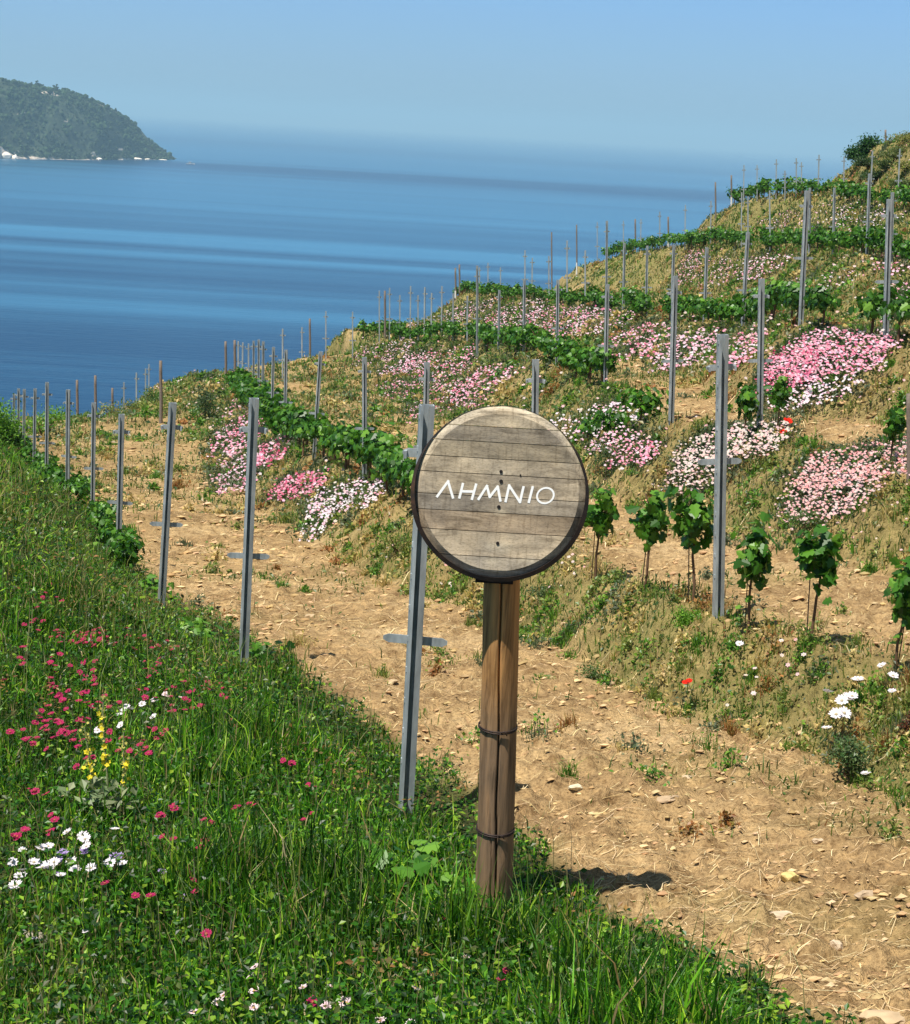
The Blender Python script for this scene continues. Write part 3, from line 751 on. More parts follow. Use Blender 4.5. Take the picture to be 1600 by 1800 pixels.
def wood_post(tx, ty, bx, s, label, white=False, thick=1.0):
    b = place(bx, s); t_ = on_y(tx, ty, b[1])
    e = thing('timber_post', label, 'post', tuple(b), 'timber end posts of the vine rows'); L_ = stand(e, b, t_, 0)
    o = link('stake', ME_TW, e); o.scale = (thick, thick, L_)
    if white: o = link('white_foot', ME_WH, e); o.scale = (thick, thick, L_)
POSTS = {
 1: [(751,712,713,446,.44),(447,700,428,294,.425),(304,708,283,228,.43),(214,728,208,177,.43),(165,708,163,140,.43),(120,685,119,122,.43),(83,672,82,110,.43),(62,683,60,98,.43),(43,684,42,92,.43),(33,683,32,88,.43),(25,692,24,80,.43)],
 2: [(1271,588,1263,309,.555),(942,632,938,210,.5),(751,637,745,166,.43),(641,628,641,138,.43),(564,618,552,118,.43),(503,615,501,102,.43),(481,610,478,90,.43),(463,600,462,80,.43),(455,597,455,73,.43),(446,599,446,68,.43),(437,604,437,64,.43),(427,602,426,60,.43),(419,600,419,57,.43)],
 3: [(1339,490,1336,175,.46),(1187,485,1180,158,.43),(1068,500,1064,119,.43),(981,492,979,95,.43),(922,492,921,78,.43),(878,510,877,70,.43),(839,467,839,66,.43),(822,520,821,62,.4),(797,516,796,58,.4),(777,503,776,56,.4),(759,515,758,55,.4),(747,505,746,54,.4),(735,519,735,53,.4),(722,503,721,52,.4),(703,519,703,51,.4),(685,506,685,50,.4),(667,511,667,49,.4)],
 4: [(1564,350,1557,165,.43),(1419,335,1408,140,.5),(1315,408,1305,105,.43),(1243,435,1238,90,.43),(1185,430,1180,82,.43),(1138,432,1136,75,.43),(1098,427,1096,69,.43),(1067,388,1066,65,.4),(1029,440,1029,60,.4),(997,423,997,57,.4),(965,450,965,54,.4),(936,453,935,50,.4),(923,440,923,48,.4),(880,470,880,45,.4),(858,462,858,43,.4),(843,470,843,41,.4)],
 5: [(1569,338,1567,90,.43),(1529,305,1524,82,.43),(1467,330,1465,69,.43),(1424,330,1423,65,.4),(1353,335,1354,57,.4),(1315,345,1315,52,.4),(1304,338,1303,50,.4),(1250,353,1249,45,.4),(1205,360,1204,42,.4),(1160,372,1160,39,.4),(1127,385,1126,37,.4),(1096,388,1096,35,.4),(1050,390,1050,33,.4)],
 6: [(1582,262,1578,53,.4),(1534,265,1530,51,.4),(1484,275,1483,48,.4),(1440,272,1438,47,.4),(1409,285,1409,45,.4),(1400,278,1400,45,.4),(1380,300,1380,44,.4),(1365,280,1364,43,.4),(1331,290,1331,41,.4),(1308,290,1307,40,.4)],
}
SPEC = {(1, 0): 'tall steel trellis post leaning just behind the round sign', (1, 1): 'steel trellis post between the grass bank and the dirt path, second from the sign',
        (2, 0): 'tall grey steel post between the staked young vines right of the sign', (2, 1): 'steel post whose top shows just above the round sign', (3, 0): 'steel post standing at the left end of the largest pink mound'}
for r_, lst in POSTS.items():
    for i, (tx, ty, bx, s, arm) in enumerate(lst):
        lab = SPEC.get((r_, i), 'grey steel trellis post, %s from the near end of the %s' % (ordinal(i), ROWN[r_]))
        steel_post(tx, ty, bx, s, lab, arm)
def auto_s(tx, ty, bx, H, s0, s1):
    best = None
    for s in np.linspace(s0, s1, 14):
        b = place(bx, s); t_ = on_y(tx, ty, b[1]); e = abs(t_[2] - b[2] - H)
        if best is None or e < best[0]: best = (e, s)
    return best[1]
for (tx, ty, s0, s1, lab) in [(620,548,36,60,'thin steel post on the bare skyline left of the third vine row'), (573,547,36,60,'thin steel post on the skyline, two right of the short timber one'), (531,575,36,60,'short steel post on the skyline left of the timber stake'), (497,578,36,60,'steel post on the skyline above the second row hedge'),
                 (240,655,38,60,'faint steel post beyond the dirt terrace edge, leftmost of four'), (256,648,38,60,'faint steel post beyond the dirt terrace edge, second of four'), (262,640,38,60,'faint steel post beyond the dirt terrace edge, third of four'), (218,672,38,60,'faint steel post lowest beyond the dirt terrace edge')]:
    steel_post(tx, ty, tx, auto_s(tx, ty, tx, 1.7, s0, s1), lab)
WOOD = [(1598,692,231,0,'thin short stake cut by the right edge beside the broad pink mound'),(677,511,49,0,'pale timber end post at the left end of the third row'),(808,465,40,0,'pale timber end post at the far end of the fourth row'),(801,471,40,1,'timber end post with white foot beside the pale one on the skyline'),
        (1014,395,32,1,'tallest timber end post with white foot on the middle skyline'),(970,408,32,0,'brown timber post left of the white footed one on the skyline'),(1117,385,36,0,'brown timber post on the skyline left of the dark one'),(1175,381,39,1,'dark timber post with white foot on the upper skyline'),
        (1258,320,37,0,'grey timber end post at the left end of the top vine row'),(1286,308,38,1,'whitish timber post at the left end of the top vine row'),(1557,228,44,0,'timber post standing on the very crest of the hill'),
        (545,560,0,0,'timber stake on the bare skyline above the dirt terrace'),(413,598,57,0,'pale timber end post at the far end of the second row'),(397,600,56,0,'leftmost pale timber end post of the second row'),
        (283,634,0,0,'thick brown timber post on the grassy skyline at left'),(198,682,0,0,'brown timber stake in the grass left of the thick one'),(168,660,0,0,'timber stake with white top by the left dirt terrace'),(136,668,0,0,'timber stake with white foot left of the dirt terrace')]
for (tx, ty, s, wh, lab) in WOOD:
    if s == 0: s = auto_s(tx, ty, tx, 1.5, 40, 90)
    wood_post(tx, ty, tx, s, lab, bool(wh), .45 if ty == 692 else .95)
# ================================================================== PLANTS
UP = np.array([0, 0, 1.0])
def nrm(v): return v / (np.linalg.norm(v, axis=-1, keepdims=True) + 1e-9)
def blades(B, h, w, tint, bend=.5, droop=None, sink=.02):
    """tapering bent blades: B base points, h heights, w widths"""
    n = len(B); a = rng.uniform(0, 2 * math.pi, n); f = np.c_[np.cos(a), np.sin(a), np.zeros(n)]
    c = rng.uniform(-.6, .6, n) ; side = np.c_[np.cos(c), np.sin(c), np.zeros(n)]         # broad side roughly across the slope
    k = np.abs(rng.normal(0, bend, n))
    h = h[:, None]; w = w[:, None]; k = k[:, None]
    b0 = B - [0, 0, sink]; m = b0 + UP * h * .55 + f * h * k * .25; t = b0 + UP * h * (1 - .25 * k) + f * h * k * .85
    V = np.stack([b0 - side * w / 2, b0 + side * w / 2, m - side * w * .42, m + side * w * .42, t], 1)
    i = (np.arange(n) * 5)[:, None]
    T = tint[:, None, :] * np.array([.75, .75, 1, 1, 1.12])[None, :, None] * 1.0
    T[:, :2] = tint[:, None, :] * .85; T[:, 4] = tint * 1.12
    return V.reshape(-1, 3), i + np.array([[0, 1, 3, 2]]), i + np.array([[2, 3, 4]]), T.reshape(-1, 3)
def leaflets(B, size, tint, flat=.5):
    """small folded diamond leaves"""
    n = len(B); a = rng.uniform(0, 2 * math.pi, n); e = rng.normal(0, flat, n)
    f = np.c_[np.cos(a) * np.cos(e), np.sin(a) * np.cos(e), np.sin(e)]; s_ = nrm(np.cross(f, UP + rng.normal(0, .35, (n, 3)))); u = np.cross(s_, f)
    z = size[:, None]
    V = np.stack([B, B + f * z * .5 + s_ * z * .32 + u * z * .1, B + f * z, B + f * z * .5 - s_ * z * .32 + u * z * .1], 1)
    i = (np.arange(n) * 4)[:, None]
    return V.reshape(-1, 3), i + np.array([[0, 1, 2]]), i + np.array([[0, 2, 3]]), np.repeat(tint, 4, 0)
def pick(pal, n, wts=None, v=.30):
    pal = np.array(pal); t = pal[rng.choice(len(pal), n, p=wts)]
    return t * rng.uniform(1 - v, 1 + v, (n, 1)) * rng.uniform(.93, 1.07, (n, 3))
class Veg:
    def __init__(s): s.V = []; s.A = []; s.B = []; s.T = []; s.n = 0
    def add(s, r):
        V, a, b, T = r; s.V.append(V); s.A.append(a + s.n); s.B.append(b + s.n); s.T.append(T); s.n += len(V)
    def mesh(s, name, m):
        q = [x for x in s.A + s.B if x.shape[1] == 4]; t = [x for x in s.A + s.B if x.shape[1] == 3]; F_ = []
        if t: F_.append(np.concatenate(t))
        if q: F_.append(np.concatenate(q))
        return mesh_np(name, np.concatenate(s.V), F_, m, np.concatenate(s.T))
GREEN = [(.013, .060, .003), (.042, .16, .006), (.12, .30, .012), (.31, .50, .03)]
OLIVE = [(.09, .15, .018), (.17, .23, .03), (.25, .25, .06), (.34, .29, .11)]
DRY = [(.42, .31, .14), (.55, .43, .20), (.34, .22, .09), (.62, .50, .27)]
LIME = [(.13, .30, .02), (.18, .36, .03), (.09, .22, .02)]

def sample(n, a0, a1, y0, y1, pw=0.0):
    """points spread evenly over the view fan (a = x / y), denser near by"""
    y = np.exp(rng.uniform(math.log(y0), math.log(y1), n)); a = rng.uniform(a0, a1, n)
    return a * (y + .6), y
# ---- meadow on the left of the path
x, y = sample(330000, -.36, .34, 4.0, 46)
m = (x < edge_x(y) + .16 * fbm(x * 4, y * 4, 2, 5)) & (x > -.33 * (y + 1.2)); x, y = x[m], y[m]
far = y > 17; k = ~far | (rng.random(len(y)) < .6); x, y, far = x[k], y[k], far[k]
z = ground_z(x, y); B = np.c_[x, y, z]
patch = fbm(x * 1.3, y * 1.3, 3, 91); p2 = fbm(x * .7, y * .5, 3, 93)
edge = sstep(.5, 0, edge_x(y) - x)
ol = sstep(8.5, 12, y + 1.6 * p2) * sstep(32, 24, y)                    # drier seeded grass higher up the verge
h = (.055 + .10 * rng.random(len(x)) ** 1.5) * (1 + .8 * patch) * (1 - .35 * edge); 
cl = sstep(.0, .35, fbm(x * 2.2, y * 1.6, 2, 97)); h = h * (.85 + .45 * cl); tall = rng.random(len(x)) < .10 * cl + .01; h = h * np.where(tall, 1.6, 1)
h = h * np.clip(1 + .015 * (y - 8), 1, 1.5)
w = np.maximum(.0035 + .004 * rng.random(len(x)), y * .00045)
t = pick(GREEN, len(x), [.34, .34, .22, .10]); dk = fbm(x * 2.4, y * 1.8, 3, 181); t = t * (1 + .9 * np.clip(dk, -.6, .6))[:, None]  # darkest greens and dark patches paint in the shadow between blades
o_ = rng.random(len(x)) < np.clip(ol * .5 + .04 + .25 * (p2 > .35), 0, 1); t[o_] = pick(OLIVE, o_.sum())
d_ = rng.random(len(x)) < .035; t[d_] = pick(DRY, d_.sum())
l_ = (y > 24) & (x < -4.5) & (rng.random(len(x)) < .8); t[l_] = pick(LIME, l_.sum())
h = h * np.clip(np.hypot((x - SP[0]) * 2.4, np.where(y < SP[1], y - SP[1], 0)) / .35, .35, 1)
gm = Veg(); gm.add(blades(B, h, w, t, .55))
tag(link('meadow_grass', gm.mesh('meadow_grass', M['grass'])), 'lush green grass of the bank at the lower left', 'grass', kind='stuff')
# broad leaved undergrowth between the blades
x, y = sample(120000, -.36, .34, 4.0, 30)
m = (x < edge_x(y) + .1 * fbm(x * 4, y * 4, 2, 5)); x, y = x[m], y[m]
hh_ = rng.random(len(x)) * .085 + .01; B = np.c_[x, y, ground_z(x, y) + hh_]
t = pick(GREEN + [(.10, .13, .03)], len(x), [.35, .3, .15, .1, .1]) * .8; sz = rng.uniform(.012, .030, len(x)) * np.clip(y / 8, 1, 3)
r_ = (fbm(x * 1.7, y * 1.7, 2, 120) > .42) & (rng.random(len(x)) < .5); t[r_] = pick([(.30, .16, .05), (.20, .15, .05)], r_.sum())
v = Veg(); v.add(leaflets(B, sz, t)); tag(link('meadow_herbs', v.mesh('meadow_herbs', M['leaf'])), 'low broad leaved herbs growing among the meadow grass', 'herbs', kind='stuff')
# long single stalks with seed heads
x, y = sample(2600, -.34, .30, 4.2, 26); m = x < edge_x(y) - .02; x, y = x[m], y[m]
B = np.c_[x, y, ground_z(x, y)]; h = rng.uniform(.16, .38, len(x)); t = pick([(.22, .26, .08), (.38, .33, .15), (.12, .20, .04)], len(x))
v = Veg(); v.add(blades(B, h, np.maximum(.0022, y * .0003), t, .45)); 
# ---- weeds on the banks, along the rows and over the far terraces
x, y = sample(470000, -.34, .36, 6.5, 104)
z, u = base_z(x, y); cv = cover(x, y, u); frac = u - 2 * np.floor(u / 2)
m = (x > edge_x(y)) & (rng.random(len(x)) < np.clip(cv * 1.15 - .06, 0, 1) * np.clip(.30 + y * .012, .38, .9) + .005) & (np.abs(x) < .34 * (y + 2)); x, y, u, cv, frac = x[m], y[m], u[m], cv[m], frac[m]
B = np.c_[x, y, ground_z(x, y)]
n1 = fbm(x * .8, y * .6, 3, 131); n2 = fbm(x * 2.1, y * 2.1, 2, 133)
h = (.03 + .09 * rng.random(len(x)) ** 1.6) * (1 + .6 * n2) * np.clip(.75 + y * .022, .8, 2.0)
w = np.maximum(.004 + .004 * rng.random(len(x)), y * .00055)
t = pick(OLIVE, len(x)); q_ = rng.random(len(x))
g_ = q_ < np.clip(.48 + 2.0 * n1, .12, .92); t[g_] = pick([(.04, .115, .012), (.085, .20, .02), (.16, .28, .035), (.10, .15, .04)], g_.sum())
d_ = q_ > np.clip(.84 + 1.2 * n1 + .003 * np.clip(y - 20, 0, 40), .40, .98); t[d_] = pick(DRY + [(.36, .17, .06)], d_.sum())
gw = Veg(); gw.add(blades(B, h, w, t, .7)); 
tag(link('terrace_weeds', gw.mesh('terrace_weeds', M['grass'])), 'patchy green and straw coloured weeds on the terrace banks', 'weeds', kind='stuff')
k = rng.random(len(x)) < .5; x, y, n1 = x[k], y[k], n1[k]
B = np.c_[x, y, ground_z(x, y) + rng.random(len(x)) * .04 * np.clip(y / 10, 1, 3)]
t = pick([(.035, .085, .015), (.08, .14, .03), (.15, .18, .05), (.28, .22, .09)], len(x))
gl = Veg(); gl.add(leaflets(B, rng.uniform(.012, .03, len(x)) * np.clip(y / 8, 1, 6), t))
tag(link('bank_herbs', gl.mesh('bank_herbs', M['leaf'])), 'small leafy herbs covering the terrace banks', 'herbs', kind='stuff')
tag(link('seed_stalks', v.mesh('seed_stalks', M['grass'])), 'thin pale seed stalks standing out of the meadow grass', 'grass stalks', kind='stuff')

# clumps: every bank plant grows in its own tuft, green, olive, golden or reddish
nc_ = 8200
cy_ = np.exp(rng.uniform(math.log(6.5), math.log(100), nc_)); cx_ = rng.uniform(-.34, .36, nc_) * (cy_ + .6); zc, uc = base_z(cx_, cy_); fc = uc - 2 * np.floor(uc / 2)
pr_ = np.where((fc > .93) | (fc < .06), .95, .07) * np.where((fc < .93) & (cy_ > 25), 4.0, 1); pr_ = np.where((uc > 12.6) & (cy_ > 40), 1, pr_); mk = (cx_ > edge_x(cy_)) & (uc > 2) & (rng.random(nc_) < pr_)
cx_, cy_ = cx_[mk], cy_[mk]; nc_ = len(cx_); print('clumps', nc_)
TYPES = [([(.04, .13, .012), (.09, .22, .02), (.17, .32, .03)], .30), ([(.10, .17, .03), (.18, .24, .04), (.26, .28, .06)], .28), ([(.50, .38, .14), (.62, .48, .20), (.38, .30, .08)], .22), ([(.30, .13, .04), (.40, .20, .06), (.22, .16, .04)], .10), ([(.08, .11, .05), (.14, .17, .09)], .10)]
ty = rng.choice(len(TYPES), nc_, p=[t_[1] for t_ in TYPES]); rc = rng.uniform(.05, .17, nc_) * np.clip(.6 + cy_ / 22, .8, 3.0); cnt = rng.integers(50, 125, nc_)
ci = np.repeat(np.arange(nc_), cnt); g_r = np.abs(rng.normal(0, .55, len(ci))) * rc[ci]; g_a = rng.uniform(0, 6.283, len(ci))
x = cx_[ci] + np.cos(g_a) * g_r; y = cy_[ci] + np.sin(g_a) * g_r * 1.3; B = np.c_[x, y, ground_z(x, y)]
t = np.zeros((len(x), 3))
for k_, (pl, _w) in enumerate(TYPES):
    s__ = ty[ci] == k_; t[s__] = pick(pl, s__.sum())
hc = rng.uniform(.05, .15, nc_)[ci] * np.clip(1.1 - .5 * g_r / rc[ci], .4, 1.2) * rng.uniform(.5, 1.1, len(x)) * np.clip(.7 + y * .02, .8, 1.7)
lf = rng.random(len(x)) < np.where(rng.random(nc_) < .5, .75, .1)[ci]
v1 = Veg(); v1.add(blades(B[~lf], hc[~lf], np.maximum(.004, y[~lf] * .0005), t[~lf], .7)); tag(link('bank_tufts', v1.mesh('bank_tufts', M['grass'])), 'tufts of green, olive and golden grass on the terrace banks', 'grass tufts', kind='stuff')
v1 = Veg(); v1.add(leaflets(B[lf] + UP * (hc[lf] * rng.uniform(.2, .9, lf.sum()))[:, None], rng.uniform(.014, .032, lf.sum()) * np.clip(y[lf] / 9, 1, 5), t[lf], .7)); tag(link('leafy_weeds', v1.mesh('leafy_weeds', M['leaf'])), 'leafy weeds sprawling over the terrace banks', 'weeds', kind='stuff')

# ---- clods, pebbles and straw on the tilled earth
x, y = sample(60000, -.30, .34, 4.5, 60)
z, u = base_z(x, y); frac = u - 2 * np.floor(u / 2)
m = (x > edge_x(y)) & (frac < 1.25) & (rng.random(len(x)) < .30 + .5 * (fbm(x * 2, y * 2, 2, 140) > 0)); x, y = x[m][:14000], y[m][:14000]
rad = (.005 + .020 * rng.random(len(x)) ** 4) * np.clip(y / 7, 1, 3.2)
t = pick([(.40, .27, .13), (.46, .31, .15), (.33, .215, .10), (.52, .37, .20), (.38, .25, .12)], len(x), None, .15) * 1.08
V0, F0 = rock_mesh(7, .62, IV, IF)
V, Fc, T = blobs(np.c_[x, y, ground_z(x, y) + rad * .1], rad, t, .55, .38, V0, F0)
tag(link('soil_clods', mesh_np('soil_clods', V, [Fc], M['stone'], T)), 'crumbly clods and pebbles of tan soil on the path', 'soil clods', kind='stuff')
x, y = sample(26000, -.28, .34, 4.4, 34)
z, u = base_z(x, y); frac = u - 2 * np.floor(u / 2); m = (x > edge_x(y) + .05) & (frac < 1.2) & (rng.random(len(x)) < .25 + .9 * np.clip(fbm(x * 1.2, y * 1.2, 3, 150) + .1 + .3 * (y < 5.8), 0, 1))
x, y = x[m], y[m]; n = len(x); a = rng.normal(.35, .8, n); L_ = rng.uniform(.02, .10, n) * (1 + 1.4 * (rng.random(n) < .12)) * np.clip(y / 9, 1, 2); wd = np.maximum(.0016, y * .00026) * rng.uniform(.8, 1.5, n)
dx, dy = np.cos(a), np.sin(a); bow = rng.normal(0, .12, n) * L_; pts = []
for f_ in (-.5, 0, .5):
    px_, py_ = x + dx * L_ * f_ - dy * (bow if f_ == 0 else 0), y + dy * L_ * f_ + dx * (bow if f_ == 0 else 0)
    zz = ground_z(px_, py_) + .006 + .010 * rng.random(n)
    for sg in (-1, 1): pts.append(np.c_[px_ - dy * wd * .5 * sg, py_ + dx * wd * .5 * sg, zz])
V = np.stack(pts, 1).reshape(-1, 3); i = (np.arange(n) * 6)[:, None]
t = pick([(.62, .47, .24), (.72, .58, .33), (.50, .34, .16), (.36, .2, .1)], n, [.4, .3, .2, .1])
tag(link('loose_straw', mesh_np('loose_straw', V, [np.concatenate([i + np.array([[0, 1, 3, 2]]), i + np.array([[2, 3, 5, 4]])])], M['straw'], np.repeat(t, 6, 0))), 'dry straw scattered over the tilled soil', 'straw', kind='stuff')

IV3, IF3 = ico(3)
# ---- single stones one can pick out
STONES = [(412,868,.17,.05,.10,(.50,.38,.2),'tilted flat tan stone slab under the pink flowers left of a steel post',.5),
 (1385,1550,.040,.03,.028,(.74,.55,.22),'bright yellowish stone on the tilled soil at lower right',0),(1172,1406,.065,.035,.012,(.50,.36,.22),'long flat brown clod of earth on the path right of the sign post',.3),
 (1372,1612,.05,.03,.014,(.62,.48,.33),'flat pale stone below the yellowish stone',0),(1472,1668,.026,.024,.024,(.66,.52,.36),'small rounded pale stone near the lower right corner',0),(1282,1722,.055,.05,.03,(.52,.36,.2),'rounded brown clod beside the grass edge at lower right',0),
 (1548,1796,.075,.05,.022,(.55,.40,.24),'broad pale rock cut by the bottom edge near the right corner',.1),(1012,1388,.032,.025,.02,(.74,.64,.44),'small cream stone right of the sign post',0),(548,1086,.055,.035,.025,(.50,.37,.22),'brown stone on the path right of the second steel post',0),
 (1068,1205,.045,.03,.025,(.48,.34,.2),'earthy stone at the foot of the bank right of the sign',0),(690,1200,.035,.03,.02,(.52,.38,.22),'stone half sunk in the path left of the tall leaning post',0),(1210,1370,.03,.02,.015,(.6,.46,.3),'tan pebble at the edge of the weedy bank right of centre',0),
 (1520,1575,.04,.03,.018,(.5,.37,.24),'flat stone by the right edge of the path',0),(1095,1780,.035,.03,.02,(.5,.36,.22),'dull stone just in the grass at the bottom edge',0),(1440,1480,.03,.02,.012,(.6,.46,.3),'thin pale pebble among straw at right',0),
 (600,1010,.05,.03,.022,(.56,.42,.24),'stone on the sunny path left of the sign board',0),(60,1655,.05,.035,.02,(.33,.29,.22),'grey stone lying in the grass near the left edge',0),(178,1437,.04,.03,.02,(.45,.42,.36),'pale grey stone at the foot of the yellow mullein',0)]
for i, (px, py, a, b, c, tt, lab, tz) in enumerate(STONES):
    p = hit(px, py)[0]; V, Fc = rock_mesh(300 + i, 1.0, IV3, IF3); V = V * (1 + .16 * fbm(V[:, 0] * 2 + i, V[:, 1] * 2 + V[:, 2] * 2.7, 3, i)[:, None])
    o = tag(link('stone', mesh_np('stone', V * [a, b, c], [Fc], M['stone'], np.array(tt) * .8 * (1 + .35 * fbm(V[:, 0] * 4, V[:, 1] * 4 + V[:, 2] * 5, 3, i)[:, None])), None, tuple(p + [0, 0, c * .35])), lab, 'stone', 'stones lying about the hillside')
    o.rotation_euler = (0, -tz, rng.uniform(-.3, .5))

# ================================================================== GRAPEVINES
LOBES = [(0, -.42), (.20, -.50), (.46, -.30), (.30, -.12), (.56, .10), (.30, .20), (.26, .40), (0, .62)]
LO = np.array(LOBES + [(-a, b) for a, b in LOBES[-2:0:-1]])
def grape_leaves(C, D, size, tint, simple=False):
    """lobed leaves with a folded blade: C stalk ends, D facing normals"""
    n = len(C); D = nrm(D); a = nrm(np.cross(D, rng.normal(0, 1, (n, 3)))); hang = np.cross(D, UP); 
    t_ = nrm(-UP + .7 * rng.normal(0, 1, (n, 3))); t_ = nrm(t_ - D * (t_ * D).sum(1, keepdims=True)); s_ = np.cross(D, t_)
    L = LO[::2] if simple else LO; m = len(L); z = size[:, None, None]
    fold = .22
    V = C[:, None] + z * (s_[:, None] * L[None, :, :1] + t_[:, None] * L[None, :, 1:] + D[:, None] * (np.abs(L[None, :, :1]) * -fold))
    ctr = C[:, None] + z * t_[:, None] * -.08
    V = np.concatenate([V, ctr], 1); i = (np.arange(n) * (m + 1))[:, None, None]
    f = np.array([(m, j, (j + 1) % m) for j in range(m)])[None]
    T = np.repeat(tint, m + 1, 0)
    return V.reshape(-1, 3), (i + f).reshape(-1, 3), T
VG = [(.028, .10, .008), (.050, .16, .012), (.09, .24, .018), (.16, .34, .035)]
def crown_mesh(name, seed, n, cx, cy, cz, rx, ry, rz, size, simple=False, wts=(.34, .34, .22, .10), canes=6):
    r = np.random.default_rng(seed)
    lob = np.c_[r.uniform(-1, 1, canes) * rx * .7, r.uniform(-1, 1, canes) * ry * .6, r.uniform(-.6, .9, canes) * rz * .75]
    c = lob[r.integers(0, canes, n)] + r.normal(0, 1, (n, 3)) * [rx * .34, ry * .38, rz * .30]
    D = nrm(c * [1, 1, .6] / [rx, ry, rz] + r.normal(0, .55, (n, 3)) + [0, -.15, .45])
    sz = r.uniform(.6, 1.15, n) * size
    V, Fc, T = grape_leaves(c + [cx, cy, cz], D, sz, pick(VG, n, list(wts), .15), simple)
    return mesh_np(name, V, [Fc], M['leaf'], T)
def trunk_mesh(name, h, rad, seed, fork=True, stake=False):
    r = np.random.default_rng(seed); mb = MB(); zz = np.linspace(-.08, h, 7)
    mb.tube(np.c_[np.cumsum(r.normal(0, .006, 7)), np.cumsum(r.normal(0, .006, 7)), zz], rad * np.linspace(1.15, .75, 7), 7, tint=(1, 1, 1))
    if fork:
        for k in range(3):
            a = r.uniform(0, 6.28); e = np.array([math.cos(a) * .11, math.sin(a) * .06, h + r.uniform(.1, .22)]); mb.tube([(0, 0, h * .9), e * [.5, .5, 1] * [1, 1, .9], e], [rad * .6, rad * .4, rad * .25], 5)
    return mb.mesh(name, M['bark'], True)
NEAR = [crown_mesh('vine_foliage', 400 + i, 115 + 12 * i, 0, 0, .50, .115, .10, .15 + .015 * i, .075) for i in range(5)]
NTRK = [trunk_mesh('vine_trunk', .44, .009, 500 + i) for i in range(3)]
mb = MB(); mb.tube([(.022, .01, -.1), (.028, .012, .42)], [.0035, .0035], 5); ME_STK = mb.mesh('vine_stake', M['wire'])
HEDGE = [crown_mesh('hedge_vine_foliage', 420 + i, 190, 0, 0, .46, .34, .24, .20, .105, canes=9) for i in range(5)]
HTRK = [trunk_mesh('hedge_vine_trunk', .34, .022, 520 + i) for i in range(3)]
FARV = [crown_mesh('far_vine_foliage', 440 + i, 150, 0, 0, .40, .42, .30, .25, .115, True, canes=7) for i in range(5)]
def vine(p, kind, label, sc_=1.0, yaw=None, sink=0):
    e = thing('grapevine', label, 'grapevine', (p[0], p[1], p[2] - sink), 'grapevines planted along the terrace rows')
    fol = {'near': NEAR, 'hedge': HEDGE, 'far': FARV}[kind]; trk = {'near': NTRK, 'hedge': HTRK, 'far': HTRK}[kind]
    link('foliage', random.choice(fol), e); link('trunk', random.choice(trk), e)
    if kind == 'near': link('stake', ME_STK, e)
    e.rotation_euler = (rng.normal(0, .04), rng.normal(0, .04), rng.uniform(0, 6.28) if yaw is None else yaw); e.scale = (sc_, sc_, sc_ * rng.uniform(.92, 1.08))
    return e
NEARV = [(1573,1172,362,.82,'staked young grapevine at the right edge with the largest bright leaf'),(1425,1140,335,.92,'young grapevine right of the tall post, its leaves sloping down to the right'),(1312,1098,318,.88,'young grapevine directly right of the tall grey post'),
 (1217,1062,288,1.0,'dark young grapevine directly left of the tall grey post'),(1131,1052,268,1.05,'neat round-headed young grapevine, second right of the sign board'),(1045,1028,245,1.0,'young grapevine half hidden by the right rim of the sign board')]
for px, py, s, k, lab in NEARV: vine(place(px, s), 'near', lab, k)
for px, s, k, lab in [(1565,222,.75,'small young grapevine standing above the pink mound near the right edge'),(1303,176,.95,'dark grapevine between the two tall steel posts right of centre'),(1362,180,.9,'light green grapevine beside the red poppy in the third row'),
                      (1124,148,1.0,'bushy grapevine in the third row above the post pair'),(1068,142,.9,'grapevine left of the bushy one in the third row'),(1034,132,.9,'small grapevine in the third row right of the hedge end')]:
    vine(place(px, s), 'near' if s > 170 else 'hedge', lab, k * (1 if s > 170 else .72))
def yrow(k, y):
    p = np.array([np.interp(y, YT, XK[ROWK[k]]), y, 0.]); p[2] = ground_z(p[0:1], p[1:2])[0]; return p
RN = {1: 'the lowest row by the left meadow', 2: 'the second row left of the sign board', 3: 'the third row above the pink banks', 4: 'the fourth row', 5: 'the fifth row', 6: 'the top row'}
nv = 0
for k, y0, y1, st_, sc_, gaps, off in [(1, 16.0, 40, 1.0, .72, ((22, 23.2),), 0), (2, 18.2, 47, .85, .92, (), 0), (3, 27, 70, 1.15, .82, ((29.5, 30.6), (44, 45.5)), 0), (4, 19.0, 82, 1.15, .78, ((20.9, 22.0),(40,42)), 0), (5, 33, 98, 1.25, .95, ((42, 44.5), (60, 62.5)), 0), (6, 54, 86, 1.4, 1.05, ((66, 68),), 0)]:
    y = y0; i = 0; last = None
    while y < y1:
        p = yrow(k, y)
        stp = st_ * rng.uniform(.85, 1.15); q = yrow(k, y + .5); dlen = math.hypot(q[0] - p[0], .5) / .5
        if not any(a < y < b for a, b in gaps):
            p[0] += rng.normal(0, .06); yaw = math.atan2(.5, q[0] - p[0]) + rng.normal(0, .15) + (math.pi if rng.random() < .5 else 0)
            vine(p, 'hedge' if y < 30 else 'far', 'leafy grapevine, %s from the near end of %s' % (ordinal(i), RN[k]), sc_ * rng.uniform(.85, 1.12) * (.85 if k == 1 else 1), yaw)
            i += 1; nv += 1
        y += stp / dlen
print('vines', nv)
